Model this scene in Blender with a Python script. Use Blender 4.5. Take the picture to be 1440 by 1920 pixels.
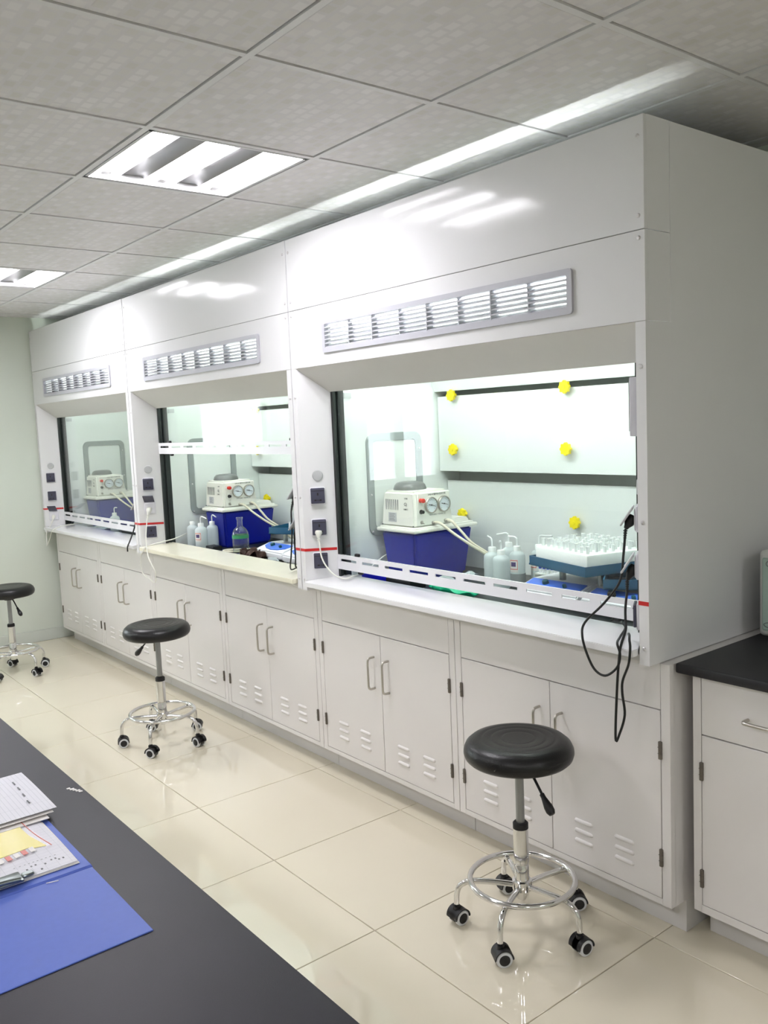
import bpy, bmesh, math, random
from mathutils import Vector, Matrix
random.seed(7)
for o in list(bpy.data.objects): bpy.data.objects.remove(o)
scene = bpy.context.scene
COL = scene.collection
R = math.radians

# ------------------------------------------------------------------ camera
cam_d = bpy.data.cameras.new('camera'); cam = bpy.data.objects.new('camera', cam_d); COL.objects.link(cam)
cam_d.sensor_fit = 'VERTICAL'; cam_d.sensor_height = 36.0
cam_d.lens = 1629.99 / 1920 * 36.0
cam_d.clip_start = 0.02
_f = Vector((-0.7799, 0.6176, -0.1014)).normalized()
_r = Vector((0.6236, 0.7806, -0.0425)); _r = (_r - _f * _r.dot(_f)).normalized()
_u = _r.cross(_f)
cam.matrix_world = Matrix(((_r.x, _u.x, -_f.x, 1.4465), (_r.y, _u.y, -_f.y, -2.094), (_r.z, _u.z, -_f.z, 1.5732), (0, 0, 0, 1)))
scene.camera = cam

# ------------------------------------------------------------------ world, exposure
SKY = 4.0            # daylight outside the windows
CEIL_LAMP = 17.0     # fluorescent strips of the ceiling lights
HOOD_LAMP = {3: 20.0, 2: 20.0, 1: 11.0}
w = bpy.data.worlds.new('daylight'); scene.world = w; w.use_nodes = True
w.node_tree.nodes['Background'].inputs[0].default_value = (0.90, 0.96, 1.0, 1)
w.node_tree.nodes['Background'].inputs[1].default_value = SKY
vs = scene.view_settings
vs.view_transform = 'Standard'; vs.look = 'None'; vs.gamma = 1.0; vs.use_curve_mapping = False
vs.exposure = 1.45

# ------------------------------------------------------------------ materials
def lin(c):
    return tuple(((v / 255) / 12.92 if v / 255 <= 0.04045 else ((v / 255 + 0.055) / 1.055) ** 2.4) for v in c) + (1,)
MATS = {}
def mat(name, rgb, rough=0.5, metal=0.0, spec=0.5, var=0.04, scale=12.0, bump=0.0, bscale=200.0, trans=0.0, ior=1.45, coat=0.0, sss=0.0, alpha=1.0):
    m = bpy.data.materials.new(name); m.use_nodes = True; nt = m.node_tree; b = nt.nodes['Principled BSDF']
    c = lin(rgb)
    tc = nt.nodes.new('ShaderNodeTexCoord')
    nz = nt.nodes.new('ShaderNodeTexNoise'); nz.inputs['Scale'].default_value = scale; nz.inputs['Detail'].default_value = 4
    nt.links.new(tc.outputs['Object'], nz.inputs['Vector'])
    mx = nt.nodes.new('ShaderNodeMix'); mx.data_type = 'RGBA'
    mx.inputs[6].default_value = tuple(v * (1 - var) for v in c[:3]) + (1,)
    mx.inputs[7].default_value = tuple(min(1, v * (1 + var)) for v in c[:3]) + (1,)
    nt.links.new(nz.outputs['Fac'], mx.inputs[0]); nt.links.new(mx.outputs[2], b.inputs['Base Color'])
    b.inputs['Roughness'].default_value = rough; b.inputs['Metallic'].default_value = metal
    b.inputs['Specular IOR Level'].default_value = spec; b.inputs['IOR'].default_value = ior
    b.inputs['Transmission Weight'].default_value = trans; b.inputs['Coat Weight'].default_value = coat
    b.inputs['Coat Roughness'].default_value = 0.08
    b.inputs['Alpha'].default_value = alpha
    if sss: b.inputs['Subsurface Weight'].default_value = sss; b.inputs['Subsurface Radius'].default_value = (0.02, 0.02, 0.02)
    if bump:
        n2 = nt.nodes.new('ShaderNodeTexNoise'); n2.inputs['Scale'].default_value = bscale
        nt.links.new(tc.outputs['Object'], n2.inputs['Vector'])
        bp = nt.nodes.new('ShaderNodeBump'); bp.inputs['Strength'].default_value = bump; bp.inputs['Distance'].default_value = 0.002
        nt.links.new(n2.outputs['Fac'], bp.inputs['Height']); nt.links.new(bp.outputs['Normal'], b.inputs['Normal'])
    MATS[name] = m
    return m
def emit(name, rgb, strength):
    m = bpy.data.materials.new(name); m.use_nodes = True; nt = m.node_tree; nt.nodes.clear()
    e = nt.nodes.new('ShaderNodeEmission'); e.inputs[0].default_value = lin(rgb); e.inputs[1].default_value = strength
    o = nt.nodes.new('ShaderNodeOutputMaterial'); nt.links.new(e.outputs[0], o.inputs[0]); MATS[name] = m; return m
def thin_glass(name, tint=(1, 1, 1), boost=1.0, rough=0.0):
    """a thin pane: clear, with mirror reflection growing towards grazing angles"""
    m = bpy.data.materials.new(name); m.use_nodes = True; nt = m.node_tree; nt.nodes.clear()
    t = nt.nodes.new('ShaderNodeBsdfTransparent'); t.inputs[0].default_value = tint + (1,)
    g = nt.nodes.new('ShaderNodeBsdfGlossy'); g.inputs['Roughness'].default_value = rough
    lw = nt.nodes.new('ShaderNodeLayerWeight'); lw.inputs['Blend'].default_value = 0.5
    fr = nt.nodes.new('ShaderNodeMath'); fr.operation = 'POWER'; fr.inputs[1].default_value = 4.0
    nt.links.new(lw.outputs['Facing'], fr.inputs[0])
    mu = nt.nodes.new('ShaderNodeMath'); mu.operation = 'MULTIPLY_ADD'; mu.inputs[1].default_value = 0.9 * boost; mu.inputs[2].default_value = 0.035 * boost; mu.use_clamp = True
    mx = nt.nodes.new('ShaderNodeMixShader'); o = nt.nodes.new('ShaderNodeOutputMaterial')
    nt.links.new(fr.outputs[0], mu.inputs[0]); nt.links.new(mu.outputs[0], mx.inputs[0])
    nt.links.new(t.outputs[0], mx.inputs[1]); nt.links.new(g.outputs[0], mx.inputs[2]); nt.links.new(mx.outputs[0], o.inputs[0])
    MATS[name] = m; return m

M = MATS
mat('white_panel', (230, 230, 232), 0.11, spec=0.3, var=0.015, scale=3)
mat('cabinet_white', (226, 223, 221), 0.30, var=0.015, scale=4)
mat('plinth_white', (214, 212, 210), 0.38, var=0.03, scale=8)
mat('liner', (232, 237, 235), 0.35, var=0.02, scale=6)
mat('baffle', (228, 232, 231), 0.35, var=0.03, scale=5)
mat('hood_back', (206, 212, 209), 0.5)
mat('soffit', (214, 212, 208), 0.35, var=0.03)
mat('vent_grey', (188, 188, 196), 0.4, var=0.02)
mat('frame_grey', (150, 157, 157), 0.45, var=0.05, scale=20)
mat('track_black', (40, 46, 45), 0.35, var=0.15, scale=30)
mat('rubber_black', (24, 24, 26), 0.55)
mat('rail_white', (230, 230, 234), 0.22, var=0.02)
mat('ledge_white', (236, 236, 238), 0.14, var=0.015, coat=0.4)
mat('ledge_cream', (236, 232, 212), 0.22, var=0.06, scale=9, coat=0.2)
mat('worktop_black', (42, 46, 46), 0.35, var=0.15)
mat('socket_smoke', (74, 74, 92), 0.25, var=0.05)
mat('socket_light', (222, 221, 228), 0.35)
mat('socket_hole', (20, 20, 24), 0.6)
mat('button_grey', (186, 188, 190), 0.45)
mat('red_tape', (205, 40, 42), 0.4)
mat('yellow', (245, 225, 20), 0.4, var=0.03)
mat('screw', (214, 212, 214), 0.3, metal=0.3)
mat('hinge', (112, 106, 98), 0.38, metal=0.6, var=0.15, scale=80)
mat('steel', (190, 186, 178), 0.28, metal=0.9, var=0.03)
mat('chrome', (222, 222, 222), 0.09, metal=1.0, var=0.02)
mat('piston', (150, 152, 152), 0.35, metal=0.6, var=0.05)
mat('leather', (13, 13, 15), 0.34, var=0.15, scale=40, bump=0.25, bscale=260)
mat('caster_black', (26, 26, 28), 0.42, var=0.1)
mat('caster_ring', (214, 216, 218), 0.4)
mat('tank_blue', (18, 32, 160), 0.28, var=0.05, scale=10)
mat('pump_white', (238, 238, 230), 0.32, var=0.01)
mat('motor_grey', (112, 114, 114), 0.3, var=0.05)
mat('print_grey', (120, 122, 126), 0.6)
mat('print_dark', (60, 62, 68), 0.6)
mat('sticker_grey', (196, 198, 200), 0.5)
mat('gauge_face', (226, 234, 240), 0.4)
mat('red_knob', (225, 60, 50), 0.3)
mat('hose_cream', (226, 220, 200), 0.4)
mat('cord_white', (232, 232, 224), 0.4)
mat('cord_black', (22, 24, 24), 0.4)
mat('bottle_plastic', (226, 236, 238), 0.35, trans=0.35, var=0.02, ior=1.2)
mat('bottle_cap', (238, 242, 242), 0.35)
mat('label_white', (238, 234, 232), 0.5)
mat('label_red', (222, 96, 84), 0.5)
mat('label_purple', (84, 70, 120), 0.5)
mat('liquid_grey', (150, 156, 158), 0.25)
mat('shaker_white', (232, 234, 238), 0.3)
mat('shaker_blue', (72, 118, 222), 0.3, var=0.05)
mat('knob_teal', (26, 84, 96), 0.35)
mat('tray_teal', (38, 92, 124), 0.4, var=0.04)
mat('foam', (244, 247, 245), 0.7, bump=0.3, bscale=120)
mat('tube_clear', (246, 250, 250), 0.2, trans=0.2, ior=1.15)
mat('post_metal', (170, 176, 172), 0.25, metal=0.8)
mat('rag_brown', (66, 46, 40), 0.9, var=0.4, scale=60, bump=1.0, bscale=180)
mat('green_bag', (30, 190, 140), 0.3, var=0.3, scale=25, bump=0.6, bscale=40)
mat('blue_cap', (50, 80, 190), 0.4)
mat('blue_box', (14, 20, 190), 0.3)
mat('black_box', (22, 24, 28), 0.4)
mat('film', (226, 236, 236), 0.2, trans=0.55, ior=1.1, bump=0.6, bscale=50)
mat('bench_black', (50, 49, 57), 0.5, var=0.16, scale=5, bump=0.08, bscale=500)
mat('counter_black', (30, 30, 34), 0.42, var=0.12)
mat('folder_blue', (88, 112, 200), 0.45, var=0.05, scale=90)
mat('card_yellow', (228, 216, 110), 0.5, var=0.04)
mat('bag_red', (214, 120, 110), 0.35)
mat('clip_metal', (130, 138, 138), 0.28, metal=0.85, var=0.15, scale=60)
mat('wall_paint', (215, 222, 211), 0.7, var=0.015, scale=2, bump=0.04)
mat('skirting', (206, 212, 204), 0.35)
mat('window_white', (235, 236, 236), 0.4)
mat('grout', (168, 158, 138), 0.7)
mat('tbar', (222, 221, 222), 0.4, var=0.02)
mat('plenum', (40, 40, 42), 0.9)
mat('reflector', (150, 150, 152), 0.3, metal=0.5, var=0.06, scale=15)
mat('lamp_body', (205, 205, 206), 0.4)
mat('device_white', (214, 218, 214), 0.35)
mat('device_panel', (184, 208, 198), 0.25, var=0.06)
emit('lamp_glow', (253, 250, 255), CEIL_LAMP)
for k, v in HOOD_LAMP.items(): emit('hood_glow_%d' % k, (244, 252, 246), v)
thin_glass('sash_glass', (0.98, 0.995, 0.985), 0.75)
thin_glass('window_glass', (0.96, 0.98, 0.98), 1.0)
thin_glass('clear_glass', (0.96, 0.98, 0.97), 1.3, 0.03)
thin_glass('clear_film', (0.98, 0.98, 0.98), 0.12, 0.15)

def tile_floor_mat():
    m = mat('floor_tile', (222, 215, 194), 0.03, spec=0.7, var=0.025, scale=2.2, ior=1.62)
    return m
tile_floor_mat()
def ceiling_tile_mat():
    m = mat('ceiling_tile', (229, 226, 228), 0.5, var=0.0)
    nt = m.node_tree; b = nt.nodes['Principled BSDF']
    tc = nt.nodes.new('ShaderNodeTexCoord')
    mp = nt.nodes.new('ShaderNodeMapping'); mp.inputs['Scale'].default_value = (1, 1, 1); mp.inputs['Rotation'].default_value = (0, 0, R(0))
    nt.links.new(tc.outputs['Object'], mp.inputs['Vector'])
    br = nt.nodes.new('ShaderNodeTexBrick'); br.offset = 0.5
    for k, v in (('Scale', 1.0), ('Mortar Size', 0.008), ('Mortar Smooth', 0.6), ('Brick Width', 0.045), ('Row Height', 0.036)): br.inputs[k].default_value = v
    br.inputs['Color1'].default_value = lin((229, 226, 228)); br.inputs['Color2'].default_value = lin((212, 209, 206)); br.inputs['Mortar'].default_value = lin((218, 215, 217))
    nt.links.new(mp.outputs[0], br.inputs['Vector']); nt.links.new(br.outputs['Color'], b.inputs['Base Color'])
    bp = nt.nodes.new('ShaderNodeBump'); bp.inputs['Strength'].default_value = 0.12; bp.inputs['Distance'].default_value = 0.0015; bp.invert = True
    nt.links.new(br.outputs['Fac'], bp.inputs['Height']); nt.links.new(bp.outputs['Normal'], b.inputs['Normal'])
ceiling_tile_mat()
def form_mat(name, row, colw, ink=(120, 122, 134)):
    """printed form: pale paper with ruled lines and rows of small dark characters"""
    m = mat(name, (234, 234, 240), 0.6, var=0.0); nt = m.node_tree; b = nt.nodes['Principled BSDF']
    tc = nt.nodes.new('ShaderNodeTexCoord')
    br = nt.nodes.new('ShaderNodeTexBrick'); br.offset = 0.0
    for k, v in (('Scale', 1.0), ('Mortar Size', 0.0004), ('Mortar Smooth', 0.3), ('Brick Width', colw), ('Row Height', row)): br.inputs[k].default_value = v
    br.inputs['Color1'].default_value = lin((226, 226, 234)); br.inputs['Color2'].default_value = lin((226, 226, 234)); br.inputs['Mortar'].default_value = lin(ink)
    nt.links.new(tc.outputs['Object'], br.inputs['Vector']); nt.links.new(br.outputs['Color'], b.inputs['Base Color'])
form_mat('form_paper', 0.0085, 0.07, (198, 199, 208)); form_mat('form_sheet', 0.02, 0.012, (206, 207, 215))

# ------------------------------------------------------------------ mesh helpers
def B(): return bmesh.new()
def box(bm, x0, x1, y0, y1, z0, z1, bev=0.0, seg=2):
    vs_ = [bm.verts.new(p) for p in ((x0, y0, z0), (x1, y0, z0), (x1, y1, z0), (x0, y1, z0), (x0, y0, z1), (x1, y0, z1), (x1, y1, z1), (x0, y1, z1))]
    fs = [bm.faces.new([vs_[i] for i in q]) for q in ((3, 2, 1, 0), (4, 5, 6, 7), (0, 1, 5, 4), (1, 2, 6, 5), (2, 3, 7, 6), (3, 0, 4, 7))]
    if bev:
        es = list({e for f in fs for e in f.edges})
        bmesh.ops.bevel(bm, geom=es, offset=bev, segments=seg, profile=0.5, affect='EDGES')
    return bm
def prism(bm, poly, z0, z1, axis='z', zt=None):
    """poly extruded along an axis; axis z: poly=(x,y); axis x: poly=(y,z); axis y: poly=(x,z)"""
    def P(a, b, c):
        return {'z': (a, b, c), 'x': (c, a, b), 'y': (a, c, b)}[axis]
    lo = [bm.verts.new(P(a, b, z0)) for a, b in poly]
    hi = [bm.verts.new(P(a, b, zt[i] if zt else z1)) for i, (a, b) in enumerate(poly)]
    n = len(poly); fs = [bm.faces.new(lo[::-1]), bm.faces.new(hi)]
    for i in range(n): fs.append(bm.faces.new((lo[i], lo[(i + 1) % n], hi[(i + 1) % n], hi[i])))
    bmesh.ops.recalc_face_normals(bm, faces=fs)
    return fs
def frame_axes(d):
    d = d.normalized(); a = Vector((0, 0, 1)) if abs(d.z) < 0.9 else Vector((1, 0, 0))
    u = d.cross(a).normalized(); return u, d.cross(u).normalized()
def cyl(bm, p0, p1, r0, r1=None, n=16, cap=True):
    p0 = Vector(p0); p1 = Vector(p1); r1 = r0 if r1 is None else r1
    u, v = frame_axes(p1 - p0)
    ring = lambda p, r: [bm.verts.new(p + (u * math.cos(2 * math.pi * i / n) + v * math.sin(2 * math.pi * i / n)) * r) for i in range(n)]
    a, b = ring(p0, r0), ring(p1, r1); fs = []
    for i in range(n): fs.append(bm.faces.new((a[i], a[(i + 1) % n], b[(i + 1) % n], b[i])))
    if cap: fs += [bm.faces.new(a[::-1]), bm.faces.new(b)]
    bmesh.ops.recalc_face_normals(bm, faces=fs)
def spline(pts, k=6):
    pts = [Vector(p) for p in pts]; out = []
    for i in range(len(pts) - 1):
        p0 = pts[max(i - 1, 0)]; p1 = pts[i]; p2 = pts[i + 1]; p3 = pts[min(i + 2, len(pts) - 1)]
        for j in range(k):
            t = j / k
            out.append(0.5 * ((2 * p1) + (p2 - p0) * t + (2 * p0 - 5 * p1 + 4 * p2 - p3) * t * t + (3 * p1 - p0 - 3 * p2 + p3) * t ** 3))
    out.append(pts[-1]); return out
def tube(bm, pts, r, n=8, k=6, closed=False, radii=None):
    pts = spline(pts, k) if k else [Vector(p) for p in pts]
    m = len(pts); rings = []; u = None
    for i, p in enumerate(pts):
        if closed: d = pts[(i + 1) % m] - pts[i - 1]
        else: d = pts[min(i + 1, m - 1)] - pts[max(i - 1, 0)]
        if d.length < 1e-9: d = Vector((0, 0, 1))
        d.normalize()
        if u is None: u, _ = frame_axes(d)
        u = (u - d * u.dot(d)).normalized(); v = d.cross(u)
        rr = radii[i] if radii else r
        rings.append([bm.verts.new(p + (u * math.cos(2 * math.pi * j / n) + v * math.sin(2 * math.pi * j / n)) * rr) for j in range(n)])
    fs = []
    for i in range(m if closed else m - 1):
        a, b = rings[i], rings[(i + 1) % m]
        for j in range(n): fs.append(bm.faces.new((a[j], a[(j + 1) % n], b[(j + 1) % n], b[j])))
    if not closed: fs += [bm.faces.new(rings[0][::-1]), bm.faces.new(rings[-1])]
    bmesh.ops.recalc_face_normals(bm, faces=fs)
def lathe(bm, prof, n=32, c=(0, 0, 0), axis=None):
    """profile (r, h) turned about axis through c"""
    c = Vector(c); ax = Vector(axis) if axis else Vector((0, 0, 1)); ax.normalize(); u, v = frame_axes(ax); fs = []; prev = None
    for r, h in prof:
        if r < 1e-6: cur = [bm.verts.new(c + ax * h)]
        else: cur = [bm.verts.new(c + ax * h + (u * math.cos(2 * math.pi * i / n) + v * math.sin(2 * math.pi * i / n)) * r) for i in range(n)]
        if prev:
            if len(prev) == 1 and len(cur) > 1: fs += [bm.faces.new((prev[0], cur[i], cur[(i + 1) % n])) for i in range(n)]
            elif len(cur) == 1 and len(prev) > 1: fs += [bm.faces.new((prev[i], prev[(i + 1) % n], cur[0])) for i in range(n)]
            elif len(cur) > 1: fs += [bm.faces.new((prev[i], prev[(i + 1) % n], cur[(i + 1) % n], cur[i])) for i in range(n)]
        prev = cur
    bmesh.ops.recalc_face_normals(bm, faces=fs)
def rrect(y0, y1, z0, z1, r, n=6):
    out = []
    for cy, cz, a in ((y1 - r, z1 - r, 0), (y0 + r, z1 - r, 90), (y0 + r, z0 + r, 180), (y1 - r, z0 + r, 270)):
        for i in range(n + 1): t = R(a + 90 * i / n); out.append((cy + r * math.cos(t), cz + r * math.sin(t)))
    return out
def ring_frame(bm, outer, inner, t0, t1, P):
    n = len(outer); fs = []
    V = [[bm.verts.new(P(a, b, t)) for a, b in loop] for loop, t in ((outer, t0), (outer, t1), (inner, t1), (inner, t0))]
    for k in range(4):
        a, b = V[k], V[(k + 1) % 4]
        for i in range(n): fs.append(bm.faces.new((a[i], a[(i + 1) % n], b[(i + 1) % n], b[i])))
    bmesh.ops.recalc_face_normals(bm, faces=fs)

def world_of(o):
    m = o.matrix_basis.copy()
    while o.parent: o = o.parent; m = o.matrix_basis @ m
    return m
def mesh_of(name, bm, material, ang=38):
    me = bpy.data.meshes.new(name)
    bm.normal_update()
    for f in bm.faces: f.smooth = True
    for e in bm.edges:
        if len(e.link_faces) == 2 and e.calc_face_angle(0) > R(ang): e.smooth = False
    bm.to_mesh(me); bm.free()
    me.materials.append(M[material] if isinstance(material, str) else material)
    return me
def obj(name, bm, material, parent=None, world=False, loc=None, rot=None, kind=None, label=None):
    """one mesh object; world=True: the bmesh is in world coordinates and is moved into the parent's frame"""
    if isinstance(bm, bpy.types.Mesh): me = bm
    else:
        if world and parent: bm.transform(world_of(parent).inverted())
        me = mesh_of(name, bm, material)
    o = bpy.data.objects.new(name, me); COL.objects.link(o)
    if parent: o.parent = parent
    if loc: o.location = loc
    if rot: o.rotation_euler = rot
    if kind: o['kind'] = kind
    if label: o['label'] = label
    return o
def tag(o, label, cat, group=None):
    o['label'] = label; o['category'] = cat
    if group: o['group'] = group
    return o
def thing(name, label, cat, loc=(0, 0, 0), rotz=0.0, group=None):
    o = bpy.data.objects.new(name, None); COL.objects.link(o); o.empty_display_size = 0.05
    o.location = loc; o.rotation_euler = (0, 0, rotz); tag(o, label, cat, group); return o
def part_empty(name, parent, loc=(0, 0, 0), rot=(0, 0, 0)):
    o = bpy.data.objects.new(name, None); COL.objects.link(o); o.parent = parent; o.location = loc; o.rotation_euler = rot; o.empty_display_size = 0.02; return o
def copy_tree(root, loc, rotz=None, label=None):
    def rec(o, parent):
        c = o.copy(); COL.objects.link(c); c.parent = parent
        for ch in list(o.children): rec(ch, c)
        return c
    c = rec(root, None); c.location = loc
    if rotz is not None: c.rotation_euler = (0, 0, rotz)
    if label: c['label'] = label
    return c
def solo(name, bm, material, label, cat, group=None, loc=None, rot=None):
    """a thing of one mesh whose bmesh is in world coordinates: origin goes to its base"""
    if loc is None:
        xs = [v.co for v in bm.verts]
        loc = Vector(((min(v.x for v in xs) + max(v.x for v in xs)) / 2, (min(v.y for v in xs) + max(v.y for v in xs)) / 2, min(v.z for v in xs)))
        bm.transform(Matrix.Translation(-loc))
    o = obj(name, bm, material, loc=loc, rot=rot); return tag(o, label, cat, group)
def text_mesh(s, size, material):
    cu = bpy.data.curves.new('t', 'FONT'); cu.body = s; cu.size = size; cu.align_x = 'CENTER'; cu.align_y = 'CENTER'; cu.extrude = 0.0002; cu.resolution_u = 2
    to = bpy.data.objects.new('t', cu); COL.objects.link(to)
    bpy.context.view_layer.update()
    me = bpy.data.meshes.new_from_object(to.evaluated_get(bpy.context.evaluated_depsgraph_get()))
    bpy.data.objects.remove(to); bpy.data.curves.remove(cu)
    me.materials.clear(); me.materials.append(M[material]); me.name = 'lettering'
    return me

# ------------------------------------------------------------------ dimensions of the room
XE = -5.45     # end wall
YB = 0.95      # wall behind the hoods
YF = -4.9      # opposite wall
XR = 4.6
ZC = 2.4833    # ceiling

# ------------------------------------------------------------------ setting
floor = obj('floor', box(B(), XE - .1, XR, YF, YB, -0.06, -0.004), 'grout'); floor['kind'] = 'structure'
fb = B(); box(fb, -0.2985, 0.2985, -0.2985, 0.2985, -0.03, 0.0, 0.0012, 1)
ft_me = mesh_of('floor_tile', fb, 'floor_tile')
for i in range(-10, 6):
    for j in range(-4, 3):
        x0 = -0.02 + 0.6 * i; y0 = -0.565 + 0.6 * j
        if x0 + .6 < XE or y0 > YB - 0.3: continue
        t = obj('floor_tile', ft_me, None, floor, loc=(x0 + 0.3, y0 + 0.3, 0), rot=(0, 0, R(90) * ((i * 3 + j) % 4)))
obj('floor_slab', box(box(B(), XE - .1, XR, YF, -3.0, -0.03, 0.0), 3.63, XR, -3.0, YB, -0.03, 0.0), 'floor_tile', floor)

ceiling = obj('ceiling', box(B(), XE - .1, XR, YF, YB, ZC + 0.09, ZC + 0.14), 'plenum'); ceiling['kind'] = 'structure'
GX, GY = 0.1204, -0.3312
LIGHT_CELLS = {(-2, -1), (-6, -1), (2, -1), (-2, -5), (-6, -5), (2, -5), (6, -1), (6, -5)}
cb = B(); box(cb, -0.2865, 0.2865, -0.2865, 0.2865, 0.0, 0.014, 0.002, 1)
ct_me = mesh_of('ceiling_tile', cb, 'ceiling_tile')
for i in range(-10, 8):
    for j in range(-8, 3):
        if (i, j) in LIGHT_CELLS: continue
        # cell (i,j): x from GX+.6(i-1) to GX+.6 i ; y from GY+.6 j to GY+.6(j+1)
        cx = GX + 0.6 * i - 0.3; cy = GY + 0.6 * j + 0.3
        if cx - .3 > XR or cx + .3 < XE or cy + .3 < YF or cy - .3 > YB: continue
        obj('ceiling_tile', ct_me, None, ceiling, loc=(cx, cy, ZC))
for i in range(-10, 8):
    x = GX + 0.6 * i
    if XE < x < XR: obj('ceiling_grid_bar', box(B(), x - 0.010, x + 0.010, YF, YB, ZC - 0.003, ZC + 0.02), 'tbar', ceiling)
for j in range(-8, 3):
    y = GY + 0.6 * j
    if YF < y < YB: obj('ceiling_grid_bar', box(B(), XE, XR, y - 0.010, y + 0.010, ZC - 0.0032, ZC + 0.02), 'tbar', ceiling)

# end wall with windows
WINS = [(-1.80, -1.10), (-3.92, -2.92)]; WZ0, WZ1 = 0.95, 1.98
wb = B(); ys = [YF - .1] + [v for a, b in sorted(WINS) for v in (a, b)] + [YB + .1]
for k in range(0, len(ys), 2): box(wb, XE - 0.2, XE, ys[k], ys[k + 1], 0, ZC + .1)
for a, b in WINS: box(wb, XE - 0.2, XE, a, b, 0, WZ0); box(wb, XE - 0.2, XE, a, b, WZ1, ZC + .1)
wall = obj('wall_left', wb, 'wall_paint'); wall['kind'] = 'structure'
for k, (a, b) in enumerate(WINS):
    wn = bpy.data.objects.new('window_%d' % (k + 1), None); COL.objects.link(wn); wn.location = (XE - 0.1, (a + b) / 2, WZ0); wn['kind'] = 'structure'
    for ya, yb, za, zb in ((a, a + .05, WZ0, WZ1), (b - .05, b, WZ0, WZ1), (a, b, WZ0, WZ0 + .05), (a, b, WZ1 - .05, WZ1)):
        obj('window_frame', box(B(), XE - 0.13, XE - 0.07, ya, yb, za, zb), 'window_white', wn, True)
    if k == 1: obj('mullion', box(B(), XE - 0.13, XE - 0.07, -3.44, -3.31, WZ0, WZ1), 'window_white', wn, True)
    obj('pane', box(B(), XE - 0.103, XE - 0.098, a + .04, b - .04, WZ0 + .04, WZ1 - .04), 'window_glass', wn, True)
    obj('window_sill', box(B(), XE - 0.2, XE + 0.03, a - .03, b + .03, WZ0 - .03, WZ0, 0.005), 'window_white', wn, True)
for nm, args in (('wall_back', (XE - .2, XR + .1, YB, YB + .1, 0, ZC + .1)), ('wall_front', (XE - .2, XR + .1, YF - .1, YF, 0, ZC + .1)), ('wall_right', (XR, XR + .1, YF, YB, 0, ZC + .1))):
    o = obj(nm, box(B(), *args), 'wall_paint'); o['kind'] = 'structure'
o = obj('baseboard_left', box(B(), XE, XE + 0.012, YF, YB, 0, 0.09, 0.003, 1), 'skirting'); o['kind'] = 'structure'

# ceiling lights
def ceiling_light(ci, cj, label, visible=True):
    x0 = GX + 0.6 * (ci - 1); x1 = x0 + 0.6; y0 = GY + 0.6 * cj; y1 = y0 + 0.6
    t = thing('ceiling_light', label, 'light', ((x0 + x1) / 2, (y0 + y1) / 2, ZC), group='recessed three-strip ceiling lights')
    b = B(); e = .016
    box(b, x0 + e, x1 - e, y0 + e, y1 - e, ZC + .066, ZC + .074)
    for q in ((x0 + e, x1 - e, y0 + e, y0 + e + .012), (x0 + e, x1 - e, y1 - e - .012, y1 - e), (x0 + e, x0 + e + .012, y0 + e, y1 - e), (x1 - e - .012, x1 - e, y0 + e, y1 - e)):
        box(b, *q, ZC - .002, ZC + .067)
    obj('housing', b, 'lamp_body', t, True)
    for k in range(3):
        yc = y0 + .085 + .215 * k
        b = B(); poly = [(yc + .052 * math.cos(R(a)), ZC + .040 - .022 * math.sin(R(a))) for a in range(0, 181, 30)]
        prism(b, poly, x0 + .03, x1 - .03, 'x'); obj('light_strip', b, 'lamp_glow', t, True)
        b = B(); box(b, x0 + .03, x0 + .07, yc - .02, yc + .02, ZC + .012, ZC + .04, .003, 1); obj('lamp_holder', b, 'lamp_body', t, True)
    for k in range(2):
        ya = y0 + .14 + .215 * k; yb = ya + .105
        b = B(); prism(b, [(ya, ZC + .026), (ya + .008, ZC + .018), (ya + .02, ZC + .024), (yb - .02, ZC + .024), (yb - .008, ZC + .018), (yb, ZC + .026), (yb, ZC + .04), (ya, ZC + .04)], x0 + .03, x1 - .03, 'x')
        obj('reflector', b, 'reflector', t, True)
    return t
for cell, lab in (((-2, -1), 'lit three-strip ceiling light, the large near one above the middle of the room'),
                  ((-6, -1), 'lit three-strip ceiling light near the far end wall, cut by the left picture edge'),
                  ((-2, -5), 'added three-strip fill light out of view, above the work bench'),  # from here down: unseen lights, added to raise the overall brightness
                  ((-6, -5), 'added three-strip fill light out of view, by the end wall windows'),
                  ((6, -5), 'added three-strip fill light out of view, in the far right of the room'),
                  ((2, -5), 'added three-strip fill light out of view, behind the camera'),
                  ((6, -1), 'added three-strip fill light out of view, above the right hand bench'),  # added unseen, brightens the side panel of the nearest hood
                  ):
    ceiling_light(*cell, lab)
for c in LIGHT_CELLS - {(-2, -1), (-6, -1), (-2, -5), (-6, -5), (6, -5), (2, -5), (6, -1)}:
    obj('ceiling_tile', ct_me, None, ceiling, loc=(GX + 0.6 * c[0] - 0.3, GY + 0.6 * c[1] + 0.3, ZC))

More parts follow.
